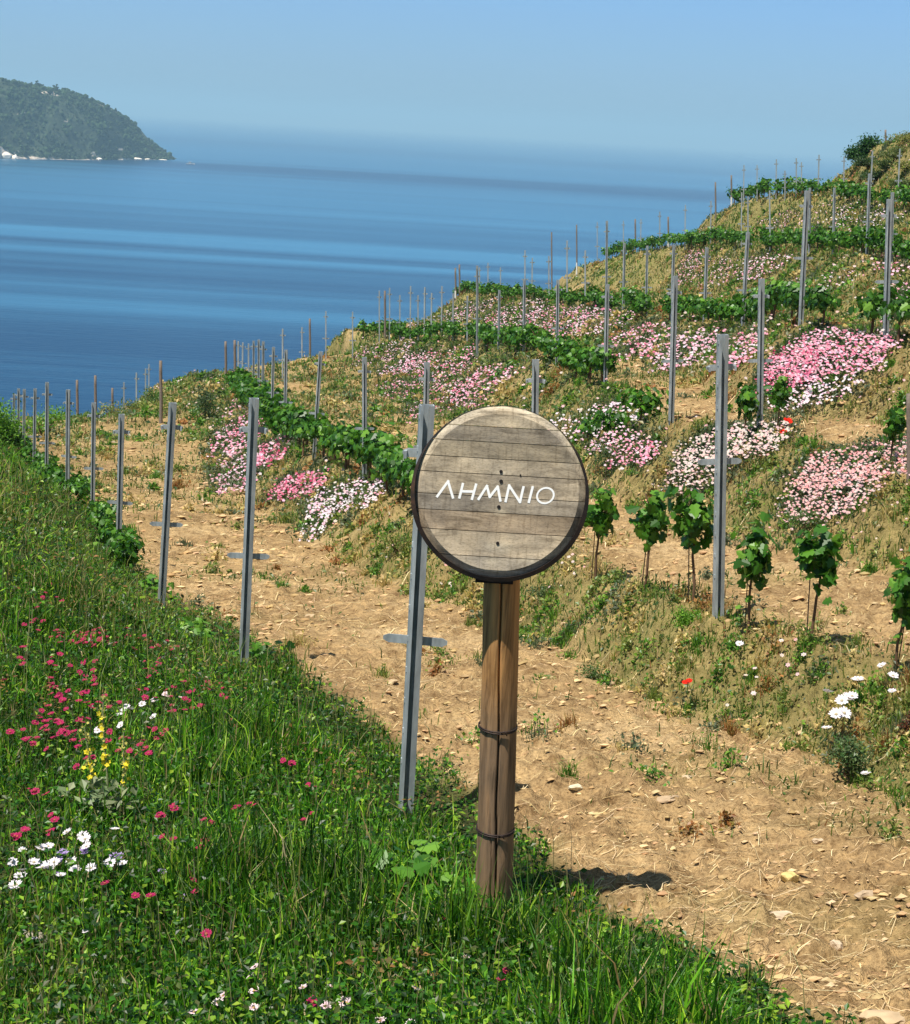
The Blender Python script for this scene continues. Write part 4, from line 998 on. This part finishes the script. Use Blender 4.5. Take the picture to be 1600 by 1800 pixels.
# low shoots of vine leaves in the grass
for px, py, k, lab in [(452,1168,.8,'low leafy vine shoot in the grass at the foot of the second steel post'),(722,1560,.85,'low vine shoot with bright lobed leaves left of the sign post foot'),(795,1600,.6,'small vine shoot with pale leaves close to the sign post foot'),
                       (262,1045,.9,'young vine shoot in the grass left of the third steel post'),(350,1130,.8,'vine shoot in the grass between the second and third steel posts')]:
    p = hit(px, py)[0]; n = 26; r = np.random.default_rng(int(px)); c = r.normal(0, 1, (n, 3)) * [.09, .09, .035] + [0, 0, .11]
    V, Fc, T = grape_leaves(c, r.normal(0, .4, (n, 3)) + [0, -.25, .9], r.uniform(.05, .085, n), pick(VG, n, [.05, .25, .4, .3], .15))
    e = thing('vine_shoot', lab, 'vine shoot', tuple(p)); link('leaves', mesh_np('shoot_leaves', V * k, [Fc], M['leaf'], T), e)
    mb = MB(); [mb.tube([(0, 0, -.02), (a * .05, b * .05, .06), (a * .1, b * .1, .10)], [.003, .0025, .002], 5) for a, b in ((1, .2), (-.8, .5), (.1, -1))]; link('stem', mb.mesh('shoot_stem', M['bark']), e)

# ================================================================== FLOWERS
def daisies(C, D, size, tip, ctr, n=8):
    """shallow petal stars"""
    m = len(C); D = nrm(D); a = nrm(np.cross(D, rng.normal(0, 1, (m, 3)))); b = np.cross(D, a); k = 2 * n
    th = np.arange(k) / k * 2 * math.pi; r = np.where(np.arange(k) % 2 == 0, 1, .62)
    V = C[:, None] + size[:, None, None] * ((np.cos(th) * r)[None, :, None] * a[:, None] + (np.sin(th) * r)[None, :, None] * b[:, None] + .12 * D[:, None])
    V = np.concatenate([V, C[:, None]], 1); i = (np.arange(m) * (k + 1))[:, None, None]; f = np.array([(k, j, (j + 1) % k) for j in range(k)])[None]
    T = np.repeat(tip[:, None], k + 1, 1); T[:, -1] = ctr
    return V.reshape(-1, 3), (i + f).reshape(-1, 3), T.reshape(-1, 3)
WH, PW, PK, DP, CR = (.74, .66, .70), (.76, .50, .60), (.74, .34, .44), (.60, .16, .26), (.46, .05, .13)
PAL = {'white': ([WH, PW, PK], [.62, .30, .08]), 'pale': ([WH, PW, PK], [.2, .5, .3]), 'pink': ([WH, PW, PK, DP], [.08, .30, .42, .20]), 'deep': ([PW, PK, DP, CR], [.12, .33, .40, .15])}
PATCHES = [ # px, py, rx, ry (pixels), angle, palette, blossoms, label
 (432,745,42,44,.9,'pink',330,'tall pink flower mound behind the second steel post, upper half'),(425,815,40,34,.8,'pale',210,'pale pink flower drift below the tall mound behind the second steel post'),(474,795,26,20,.6,'deep',120,'deeper pink flower tuft just right of the second steel post'),(415,852,30,12,.7,'pink',70,'narrow pink flower strip on top of the flat stone slab'),
 (523,853,42,19,.4,'deep',170,'reddish pink flower mound under the left end of the second row hedge'),(608,872,58,24,.4,'white',190,'white and pale flower drift under the second row hedge'),(560,912,20,30,1.1,'white',80,'small white flower trail running down below the hedge'),
 (672,620,46,18,.7,'pale',130,'faint pink flower patch near the bare skyline above the tilled terrace'),(705,640,34,16,.7,'pale',100,'pale flower patch right of the faint skyline patch'),(752,655,66,36,.6,'pink',420,'wide pink and white flower mound left of the sign behind two posts'),(862,660,44,16,.3,'pink',140,'bright pink flower strip above the sign board'),(790,702,62,26,.6,'pink',260,'pink flower drift sloping down to the top left of the sign board'),
 (868,568,16,26,.9,'deep',80,'small deep red-pink flower clump at the left end of the upper bank'),(908,566,40,32,.7,'pale',260,'whitish pink flower mound right of the deep red-pink clump'),(985,562,62,28,.5,'pink',330,'bright pink flower mound below the fourth row'),(1062,562,44,20,.6,'pale',130,'pale flower drift right of the bright mound below the fourth row'),(1116,600,54,26,.6,'pink',230,'pink flower mound between two steel posts in the middle of the slope'),
 (1020,745,80,26,.4,'white',150,'loose white flowers on the bank above the sign board'),(1112,800,36,20,.6,'pink',90,'small pink flower clump right of the sign board'),(1075,775,40,16,.5,'pale',70,'sparse pale flowers just above the small pink clump right of the sign'),
 (1290,778,84,30,.3,'white',330,'big white and pale flower mound behind the tall grey post'),(1225,828,46,30,.5,'white',110,'loose white flowers at the left foot of the big white mound'),
 (1465,618,92,42,.3,'pink',640,'largest pink and white flower mound, upper right of the slope'),(1388,648,42,34,1.0,'deep',240,'deep crimson-pink flower mound forming the left end of the largest mound'),(1425,690,70,20,.4,'white',120,'white fringe of flowers below the largest mound'),
 (1510,815,98,32,.15,'pink',420,'broad pink flower mound at the right edge under a small vine'),(1455,868,72,40,.3,'pale',300,'pale pink flowers spilling down the lower left of the broad mound'),
 (1212,612,52,28,.6,'pale',180,'pale flower patch between the two tall posts below the fourth row'),(1303,608,32,32,.9,'pink',150,'pink flower patch directly behind the tall grey post top'),
 (1218,466,22,28,.9,'pink',120,'small bright pink flower patch high on the slope under the fifth row'),(1262,478,26,24,.9,'pale',60,'sparse whitish flower patch right of the high pink one'),(1342,468,42,18,.8,'pale',110,'slanting pale pink flower streak right of centre below the fifth row'),
 (1450,495,60,14,.5,'white',40,'few white flowers on the green bank above the fourth row'),(1545,375,80,28,.5,'white',130,'speckled white flowers on the bank below the top row at right'),(1400,385,70,18,.5,'pale',60,'scattered pale flowers left of the speckled white ones below the top row'),(1580,455,36,22,.6,'pink',70,'pink flowers at the right edge on the bank above the fourth row'),(1585,530,30,30,.8,'pale',80,'pale flower strip at the right edge beside the fourth row post'),
 (760,560,70,14,.4,'pale',100,'faint pink flowers at the far left end of the fourth bank'),(828,548,40,16,.6,'pale',80,'faint pink flowers beside the faint ones at the end of the fourth bank'),(1224,410,18,10,.6,'pink',22,'tiny pink flower spot near the skyline above the fifth row'),(1500,1215,1,1,0,'white',0,'')]
for (px, py, rx, ry, ang, pal, nb, lab) in PATCHES:
    if not nb: continue
    nb = int(nb * 2.2); rx *= 1.12; ry *= 1.08
    r = np.sqrt(rng.random(nb)) * (1 + .25 * rng.random(nb)); th = rng.uniform(0, 6.283, nb)
    ex_, ey_ = np.cos(th) * r, np.sin(th) * r
    # blossoms run in streaks down the slope (towards the lower left)
    kc = max(6, nb // 14); sd = rng.uniform(-.95, .95, kc); wk = rng.dirichlet(np.full(kc, .8)); pickd = rng.choice(kc, nb, p=wk); fr = rng.random(nb) < .45; ex_ = np.where(fr, sd[pickd] + rng.normal(0, .05, nb), ex_)
    qx = px + ex_ * rx * 1.0 + ey_ * ry * -.45; qy = py + ey_ * ry - ex_ * rx * .18
    H_ = hit(qx, qy); ok = ~np.isnan(H_[:, 0]); 
    if ok.sum() < 5: print('patch misses', lab); continue
    H_ = H_[ok]; med = np.median(H_[:, 1]); H_ = H_[np.abs(H_[:, 1] - med) < 2.5 + .12 * med]; m = len(H_)
    d = nrm(H_); hgt = rng.uniform(.03, .11, m) * np.clip(med / 12, .8, 1.8)
    C = H_ - d * (hgt / np.maximum(-d[:, 2], .10))[:, None]
    size = rng.uniform(.007, .0145, m) * np.clip(med / 13, 1, 2.6)
    cols, wts = PAL[pal]; tip = pick(cols, m, wts, .06); cc = C.mean(0); cc[2] = H_[:, 2].mean()
    # colour comes in small drifts
    D = np.c_[rng.normal(-.15, .3, m), rng.normal(-.45, .3, m), np.full(m, .9)]
    e = thing('flower_mound', lab, 'flowers', tuple(cc), 'flower mounds on the terrace banks')
    V, Fc, T = daisies(C - cc, D, size, tip, np.array([.62, .42, .22]) if med < 20 else tip * .92, 7 if med < 20 else 5)
    o = link('blossoms', mesh_np('blossoms', V, [Fc], M['petal'], T), e)
    if m > 100: o['kind'] = 'stuff'
    rep = 3; base = np.repeat(H_, rep, 0); bx = base[:, 0] + rng.normal(0, .05, m * rep) * med / 12; by = base[:, 1] + rng.normal(0, .08, m * rep) * med / 12
    B = np.c_[bx, by, ground_z(bx, by)] - cc
    v = Veg(); v.add(leaflets(B + [0, 0, .01] + UP * rng.random((len(B), 1)) * .04, rng.uniform(.02, .045, len(B)) * np.clip(med / 12, 1, 3), pick([(.06, .10, .035), (.10, .14, .06), (.16, .17, .09), (.035, .06, .02)], len(B)), .6))
    v.add(blades(B, rng.uniform(.04, .10, len(B)) * np.clip(med / 14, 1, 2), np.full(len(B), max(.004, med * .0005)), pick([(.06, .11, .03), (.12, .15, .07)], len(B)), .6))
    link('foliage', v.mesh('mound_foliage', M['leaf']), e)

# stray pale blossoms between the mounds
x, y = sample(9000, -.30, .30, 9, 75); z, u = base_z(x, y); fr_ = u - 2 * np.floor(u / 2)
mk = (x > edge_x(y)) & (u > 3) & (fr_ > 1.05) & (fbm(x * .7, y * .7, 3, 171) > .02); x, y = x[mk], y[mk]; m = len(x)
C = np.c_[x, y, ground_z(x, y) + rng.uniform(.04, .12, m) * np.clip(y / 14, 1, 2)]; tp = pick([WH, PW, PK], m, [.5, .35, .15], .06)
V, Fc, T = daisies(C, np.c_[rng.normal(-.15, .3, m), rng.normal(-.4, .3, m), np.full(m, .9)], rng.uniform(.008, .017, m) * np.clip(y / 13, 1, 2.6), tp, np.array([.62, .42, .22]), 6)
tag(link('stray_blossoms', mesh_np('stray_blossoms', V, [Fc], M['petal'], T)), 'small pale wild flowers scattered over the banks between the mounds', 'wild flowers', kind='stuff'); print('stray', m)
# ---- single flowers in the meadow and beside the path
def bloom_mesh(name, kind, seed):
    r = np.random.default_rng(seed); V, T, Fs, n0 = [], [], [], 0
    npet = {'magenta': 14, 'daisy': 14, 'pale': 13, 'lilac': 12, 'poppy': 5}[kind]
    colr = {'magenta': ((.30, .006, .055), (.50, .035, .14)), 'daisy': ((.80, .76, .80), (.80, .73, .78)), 'pale': ((.85, .52, .60), (.88, .74, .76)), 'lilac': ((.34, .24, .52), (.50, .38, .66)), 'poppy': ((.62, .012, .006), (.75, .03, .012))}[kind]
    R0 = {'magenta': .0155, 'daisy': .021, 'pale': .018, 'lilac': .015, 'poppy': .024}[kind]
    for j in range(npet):
        a = j / npet * 6.283 + r.normal(0, .06); w = R0 * (.19 if npet > 8 else .62); cup = .28 if npet > 8 else .55; L_ = R0 * r.uniform(.88, 1.08)
        d = np.array([math.cos(a), math.sin(a), 0]); s_ = np.array([-d[1], d[0], 0]); zb = r.normal(0, .0008)
        V += [d * L_ * .12, d * L_ * .6 + s_ * w + UP * (cup * L_ * .5 + zb), d * L_ * .6 - s_ * w + UP * (cup * L_ * .5 + zb), d * L_ + s_ * w * .5 + UP * cup * L_ * .8, d * L_ - s_ * w * .5 + UP * cup * L_ * .8]
        c = np.array(colr[0]) * .6 + np.array(colr[1]) * .4 * r.uniform(.8, 1.2); T += [c * .8, c, c, np.array(colr[1]), np.array(colr[1])]
        Fs += [(n0, n0 + 1, n0 + 2)]; Fs += [(n0 + 1, n0 + 3, n0 + 4), (n0 + 1, n0 + 4, n0 + 2)]; n0 += 5
    return mesh_np(name, np.array(V), [np.array(Fs)], M['petal'], np.array(T))
BL = {k: [bloom_mesh(k + '_petals', k, 600 + i) for i in range(2)] for k in ('magenta', 'daisy', 'pale', 'lilac', 'poppy')}
def centre_mesh(c, r=.0045):
    mb = MB(); mb.add(IV * [r, r, r * .7] + [0, 0, .002], F3=IF, tint=c); return mb.mesh('flower_centre', M['petal'])
CTR = {'magenta': centre_mesh((.45, .12, .08)), 'daisy': centre_mesh((.55, .48, .30)), 'pale': centre_mesh((.62, .42, .16)), 'lilac': centre_mesh((.2, .13, .3)), 'poppy': centre_mesh((.02, .02, .02))}
mb = MB(); mb.tube([(0, 0, 0), (.004, .002, -.06), (0, .006, -.14)], [.0012, .0014, .0016], 5, tint=(.10, .16, .05)); STEM = mb.mesh('flower_stem', M['petal'])
def flower(px, py, kind, label, cat, group, k=1.0, h=.10):
    p = hit(px, py)
    if np.isnan(p[0, 0]): return
    p = p[0]; d = p / np.linalg.norm(p); q = p - d * (h / max(-d[2], .15))
    e = thing({'poppy': 'poppy', 'daisy': 'daisy', 'lilac': 'lilac_flower', 'pale': 'pink_daisy', 'magenta': 'crimson_flower'}[kind], label, cat, tuple(q), group)
    e.rotation_euler = (rng.normal(.35, .25), rng.normal(-.08, .25), rng.uniform(0, 6.28)) if False else (rng.normal(.12, .26), rng.normal(-.1, .26), 0)
    e.scale = (k, k, k) ; link('petals', random.choice(BL[kind]), e); link('centre', CTR[kind], e); link('stem', STEM, e)
MAG = [(40,1138),(40,1160),(62,1090),(72,1030),(75,1050),(112,1022),(100,1050),(55,1095),(90,1120),(110,1120),(125,1128),(128,1112),(150,1118),(165,1108),(160,1125),(175,1128),(185,1120),(192,1115),(165,1135),(150,1130),(225,1118),(243,1122),(203,1132),(88,1165),(90,1192),(92,1155),(150,1160),(165,1190),(140,1182),(278,1135),(302,1142),(275,1165),(255,1176),(262,1190),(257,1212),(120,1215),(100,1225),(110,1230),(98,1208),(172,1235),(160,1240),(153,1215),(232,1072),(165,1205),
 (90,1255),(100,1268),(105,1290),(80,1278),(75,1280),(115,1285),(128,1302),(45,1300),(58,1306),(60,1298),(140,1262),(143,1270),(118,1290),(152,1333),(192,1243),(300,1225),(305,1250),(330,1218),(338,1215),(367,1212),(370,1205),(390,1222),(325,1248),(352,1242),(282,1292),(252,1302),(260,1325),(208,1320),(213,1298),(240,1327),(262,1280),(403,1266),(513,1342),(553,1383),(446,1416),(417,1418),(359,1441),(304,1416),(280,1434),(82,1396),(90,1433),(60,1390),(44,1460),(90,1464),(305,1475),(352,1490),(340,1548),(343,1568),(363,1642),(185,1553),(238,1575),(265,1575),(550,1762),(782,1616),(890,1708),(880,1722),(548,1430),(26,1470),(8,1195),(70,1262)]
GN = 'crimson daisies in the meadow at lower left'
def maglab(x, y):
    if y < 1080: return 'crimson daisy in the topmost group at the left edge'
    if y < 1200 and x < 60: return 'crimson daisy by the left edge of the meadow'
    if y < 1135 and x < 215: return 'crimson daisy high in the dense band above the mullein'
    if y < 1200 and x < 215: return 'crimson daisy low in the dense band above the mullein'
    if y < 1200: return 'crimson daisy in deep grass below the third steel post'
    if y < 1245 and x < 200: return 'crimson daisy just above the cluster left of the mullein'
    if y < 1285 and x < 200: return 'crimson daisy amid the cluster left of the mullein'
    if y < 1350 and x < 200: return 'crimson daisy low in the cluster left of the mullein'
    if y < 1260 and x < 420: return 'crimson daisy beside the whitish daisies right of the mullein'
    if y < 1350 and x < 420: return 'crimson daisy just right of the mullein spikes'
    if x > 700: return 'crimson daisy in the grass below the sign post'
    if x > 500 and y < 1500: return 'crimson daisy in tall grass left of the leaning post'
    if x > 500: return 'crimson daisy among pale ones near the bottom edge'
    if y < 1500 and x < 130: return 'crimson daisy above the white daisy patch at left'
    if y < 1500: return 'crimson daisy in the grass between mullein and leaning post'
    return 'crimson daisy below and right of the white daisies'
MAG = MAG + [(a + rng.normal(0, 12), b + rng.normal(0, 7)) for a, b in MAG if b < 1500] + [(a + rng.normal(0, 16), b + rng.normal(0, 9)) for a, b in MAG if b < 1340]
for x_, y_ in MAG: flower(x_, y_, 'magenta', maglab(x_, y_), 'flower', GN, rng.uniform(.8, 1.2))
for x_, y_ in [(40,1494),(22,1516),(72,1493),(78,1491),(85,1488),(118,1463),(145,1470),(150,1475),(60,1516),(75,1525),(80,1522),(88,1524),(40,1530),(35,1540),(30,1555),(25,1557),(125,1515),(130,1528),(132,1530),(160,1526),(107,1539),(202,1458),(193,1517),(215,1518),(95,1516),(152,1488)]:
    flower(x_, y_, 'daisy', 'white daisy in the patch near the left edge', 'flower', 'white daisies of the lower left patch', rng.uniform(.8, 1.1), .07)
for x_, y_ in [(108,1500),(112,1498),(98,1535),(90,1520),(150,1500),(148,1495),(200,1504),(210,1506),(102,1512),(275,1474),(285,1533),(320,1578)]:
    flower(x_, y_, 'lilac', 'lilac flower between the white daisies at left' if x_ < 230 else 'lilac flower right of the white daisy patch', 'flower', 'lilac flowers of the lower left meadow', 1.1, .06)
for x_, y_ in [(210,1256),(218,1248),(222,1242),(230,1246),(250,1238),(270,1229),(272,1233),(290,1220),(294,1224),(212,1275),(270,1260),(172,1284),(316,1226)]:
    flower(x_, y_, 'pale' if x_ > 280 else 'daisy', 'whitish daisy in the short row right of the mullein', 'flower', 'whitish daisies right of the mullein', .85, .08)
for x_, y_ in [(448,1700),(440,1717),(447,1742),(446,1772),(393,1750),(383,1763),(342,1780),(325,1798),(533,1736),(583,1735),(572,1769),(610,1763),(512,1796),(668,1795),(817,1682),(730,1738),(722,1800),(604,1762),(860,1632),(875,1630)]:
    flower(x_, y_, 'pale', 'pale pink daisy in the grass near the bottom edge' if y_ > 1650 else 'pale pink daisy right at the foot of the sign post', 'flower', 'pale pink daisies along the bottom', rng.uniform(.75, 1.0), .06)
for x_, y_, k in [(1508,1195,1.3),(1455,1216,1.1),(1480,1232,1.3),(1490,1226,1.2),(1498,1224,1.2),(1470,1256,1.4),(1484,1254,1.4),(1453,1280,1.0),(1550,1170,.9),(1570,1188,1.1),(1300,1132,.9),(1522,1360,.9),(1568,1215,.8)]:
    flower(x_, y_, 'daisy', 'white daisy on the bank under the rightmost vine', 'flower', 'white daisies on the right bank', k * 1.25, .09)
flower(1210, 1201, 'poppy', 'red poppy on the weedy bank below the tall grey post', 'poppy', 'red poppies', 1.25, .08)
flower(1385, 742, 'poppy', 'red poppy beside the light green vine in the third row', 'poppy', 'red poppies', 2.0, .10)
flower(1379, 760, 'poppy', 'lower red poppy beside the light green vine in the third row', 'poppy', 'red poppies', 1.6, .08)
for x_, y_ in [(150,1637),(60,1650)]: flower(x_, y_, 'daisy', 'small pale flower by the yellow blossoms at the left edge', 'flower', 'small pale flowers at the left edge', .5, .05)

# ---- yellow mullein
p = hit(190, 1440)[0]; e = thing('mullein', 'yellow flowered mullein with three spikes and grey-green leaves in the meadow', 'mullein', tuple(p))
S0 = 450.
for (dx, h, lx) in [(-.01, .47, -.01), (-.055, .34, -.03), (.035, .33, .02)]:
    zz = np.linspace(0, h, 8); mb = MB(); pts = np.c_[dx + lx * zz / h + .008 * np.sin(zz * 12), zz * 0 + .02 * zz, zz]; mb.tube(pts, np.linspace(.005, .002, 8), 6, tint=(.32, .36, .17)); sp_ = link('spike', mb.mesh('mullein_spike', M['petal']), e)
    n = int(70 * h / .47); tt = rng.uniform(.42, 1, n); c = np.c_[np.interp(tt, zz / h, pts[:, 0]), np.interp(tt, zz / h, pts[:, 1]), tt * h] + rng.normal(0, .009, (n, 3)); yl = (rng.random(n) < .5) & (tt < .85)
    t = np.where(yl[:, None], np.array([.85, .72, .04]), np.array([.38, .42, .16]))
    V, Fc, T = daisies(c, rng.normal(0, .6, (n, 3)) + [0, -.8, .4], np.where(yl, .0105, .006) * rng.uniform(.8, 1.2, n), t, np.array([.7, .5, .05]), 5); link('blossoms', mesh_np('mullein_blossoms', V, [Fc], M['petal'], T), sp_)
v = Veg(); n = 90; c = rng.normal(0, 1, (n, 3)) * [.045, .04, .04] + [0, 0, .09]; v.add(leaflets(c, rng.uniform(.03, .065, n), pick([(.20, .26, .12), (.30, .34, .18), (.13, .18, .07)], n), .6)); link('leaves', v.mesh('mullein_leaves', M['leaf']), e)

# ---- shrubs and clumps
def shrub(px, s, w, h, n, leaf, pal, lab, name='shrub', lift=0, wts=None):
    p = place(px, s); k = 7; lob = np.c_[rng.uniform(-1, 1, k) * w * .32, rng.uniform(-1, 1, k) * w * .25, rng.uniform(.15, .8, k) * h]
    c = lob[rng.integers(0, k, n)] + rng.normal(0, 1, (n, 3)) * [w * .13, w * .13, h * .15]; c[:, 2] = np.abs(c[:, 2]) + lift
    v = Veg(); v.add(leaflets(c, rng.uniform(.6, 1.3, n) * leaf, pick(pal, n, wts), .8)); e = thing(name, lab, 'shrub', tuple(p))
    link('foliage', v.mesh(name + '_foliage', M['leaf']), e)
    mb = MB(); [mb.tube([(0, 0, -.05), lob[j] * .55, lob[j]], [.02 * w, .013 * w, .006 * w], 5) for j in range(4)]; link('stems', mb.mesh(name + '_stems', M['bark']), e)
DG = [(.025, .060, .015), (.045, .095, .025), (.08, .13, .04)]
shrub(372, 76, .85, .75, 1500, .05, DG, 'dark green shrub on the bank left of the tall pink mound')
shrub(1066, 152, .42, .38, 1300, .022, DG, 'dark green shrub right of the sign board top')
shrub(1516, 45, 1.25, .95, 5000, .09, [(.02, .07, .012), (.035, .11, .018), (.06, .15, .03)], 'large dark green bush on the skyline at the upper right')
shrub(1605, 49, 2.2, .28, 3000, .06, OLIVE, 'olive scrub just right of the large skyline bush')
shrub(1598, 395, .12, .10, 900, .012, [(.10, .03, .015), (.06, .03, .015), (.16, .06, .02)], 'dark reddish brown leaf clump standing in for the shaded hollow at the right edge', 'weed_clump')  # made-up clump in place of a shaded hollow of red-brown earth
for i_, (hx_, hy_, w_, pl_, lb_) in enumerate([(1540,318,1.3,DG,'dark scrub low on the slope under the skyline bush'),(1560,296,1.5,[(.06,.12,.025),(.12,.17,.04)],'green scrub in the middle of the crest slope'),(1592,300,1.3,OLIVE,'olive scrub on the crest slope at the right edge'),
        (1578,276,1.4,[(.08,.13,.03),(.16,.18,.05)],'olive green scrub just under the crest line'),(1530,292,1.2,DG,'dark green scrub right beside the skyline bush'),(1588,330,1.3,[(.07,.13,.03),(.14,.18,.05)],'green scrub above the top row at the right edge')]):
    hp = hit(hx_, hy_)[0]
    if not np.isnan(hp[0]): shrub(hx_, F / float(hp @ ez), w_, .32, 2200, .07, pl_, lb_)
shrub(1215, 300, .22, .10, 1200, .014, LIME, 'bright grassy weed clump around the red poppy', 'weed_clump')
shrub(8, 92, 1.3, .9, 2600, .06, LIME, 'bright lime green shrub at the left edge before the sea')
shrub(75, 78, 1.1, .7, 1200, .06, LIME, 'lime green shrub behind the cluster of left posts')
shrub(640, 150, .55, .22, 900, .022, [(.05, .12, .02), (.09, .17, .03), (.16, .2, .05)], 'low green weed clump below the white flower drift', 'weed_clump')
shrub(700, 175, .5, .24, 900, .020, [(.09, .18, .02), (.15, .24, .03), (.25, .25, .06)], 'yellow-green weed clump at the left rim of the sign board', 'weed_clump')
shrub(960, 235, .35, .14, 800, .016, DG + [(.12, .17, .05)], 'weed clump right under the sign board by the post', 'weed_clump')
shrub(1045, 290, .22, .13, 700, .014, [(.05, .11, .02), (.09, .16, .04)], 'weed clump trailing down the earth bank right of the sign post', 'weed_clump')
shrub(1485, 400, .24, .20, 1100, .018, [(.05, .11, .03), (.10, .17, .05), (.15, .2, .08)], 'grey-green herb clump under the white daisies at right', 'weed_clump')
shrub(1420, 222, .45, .2, 900, .02, [(.05, .12, .02), (.10, .18, .04)], 'green weed clump between the white mound and the broad pink mound', 'weed_clump')
shrub(560, 142, .3, .16, 500, .02, DG, 'dark weed clump under the reddish pink mound', 'weed_clump')
shrub(215, 62, 1.2, .6, 900, .07, OLIVE + [(.08, .15, .03)], 'olive shrub on the skyline left of the thick timber post')
shrub(262, 60, 1.0, .6, 800, .06, [(.06, .14, .02), (.12, .2, .04)], 'green shrub at the foot of the thick brown timber post')

# ---- flowers that look alike are told apart by their order from left to right within their patch
from collections import defaultdict
same = defaultdict(list)
for o in col.objects:
    if o.get('category') and o.get('label'): same[o['label']].append(o)
for lab, os_ in same.items():
    if len(os_) < 2: continue
    os_.sort(key=lambda o: float(proj(np.array(o.location[:]))[0]))
    for i, o in enumerate(os_):
        o['label'] = lab + ', ' + ('leftmost one' if i == 0 else 'rightmost one' if i == len(os_) - 1 else ordinal(i) + ' from left')

# ================================================================== THE AIR
hz = bpy.data.materials.new('haze'); hz.use_nodes = True; hn = hz.node_tree; hn.nodes.clear()
pv = hn.nodes.new('ShaderNodeVolumePrincipled'); pv.inputs['Color'].default_value = (.48, .79, 1, 1); pv.inputs['Density'].default_value = 0.00016; pv.inputs['Anisotropy'].default_value = 0.0
ho = hn.nodes.new('ShaderNodeOutputMaterial'); hn.links.new(pv.outputs[0], ho.inputs['Volume'])
mb = MB(); mb.box((0, 4000, (SEA - 70 + 160) / 2), (30000, 27000, (160 - (SEA - 70)) / 2))
o = link('haze', mb.mesh('haze', hz)); tag(o, 'thin blue haze over the sea and the far headland', 'haze', kind='stuff')
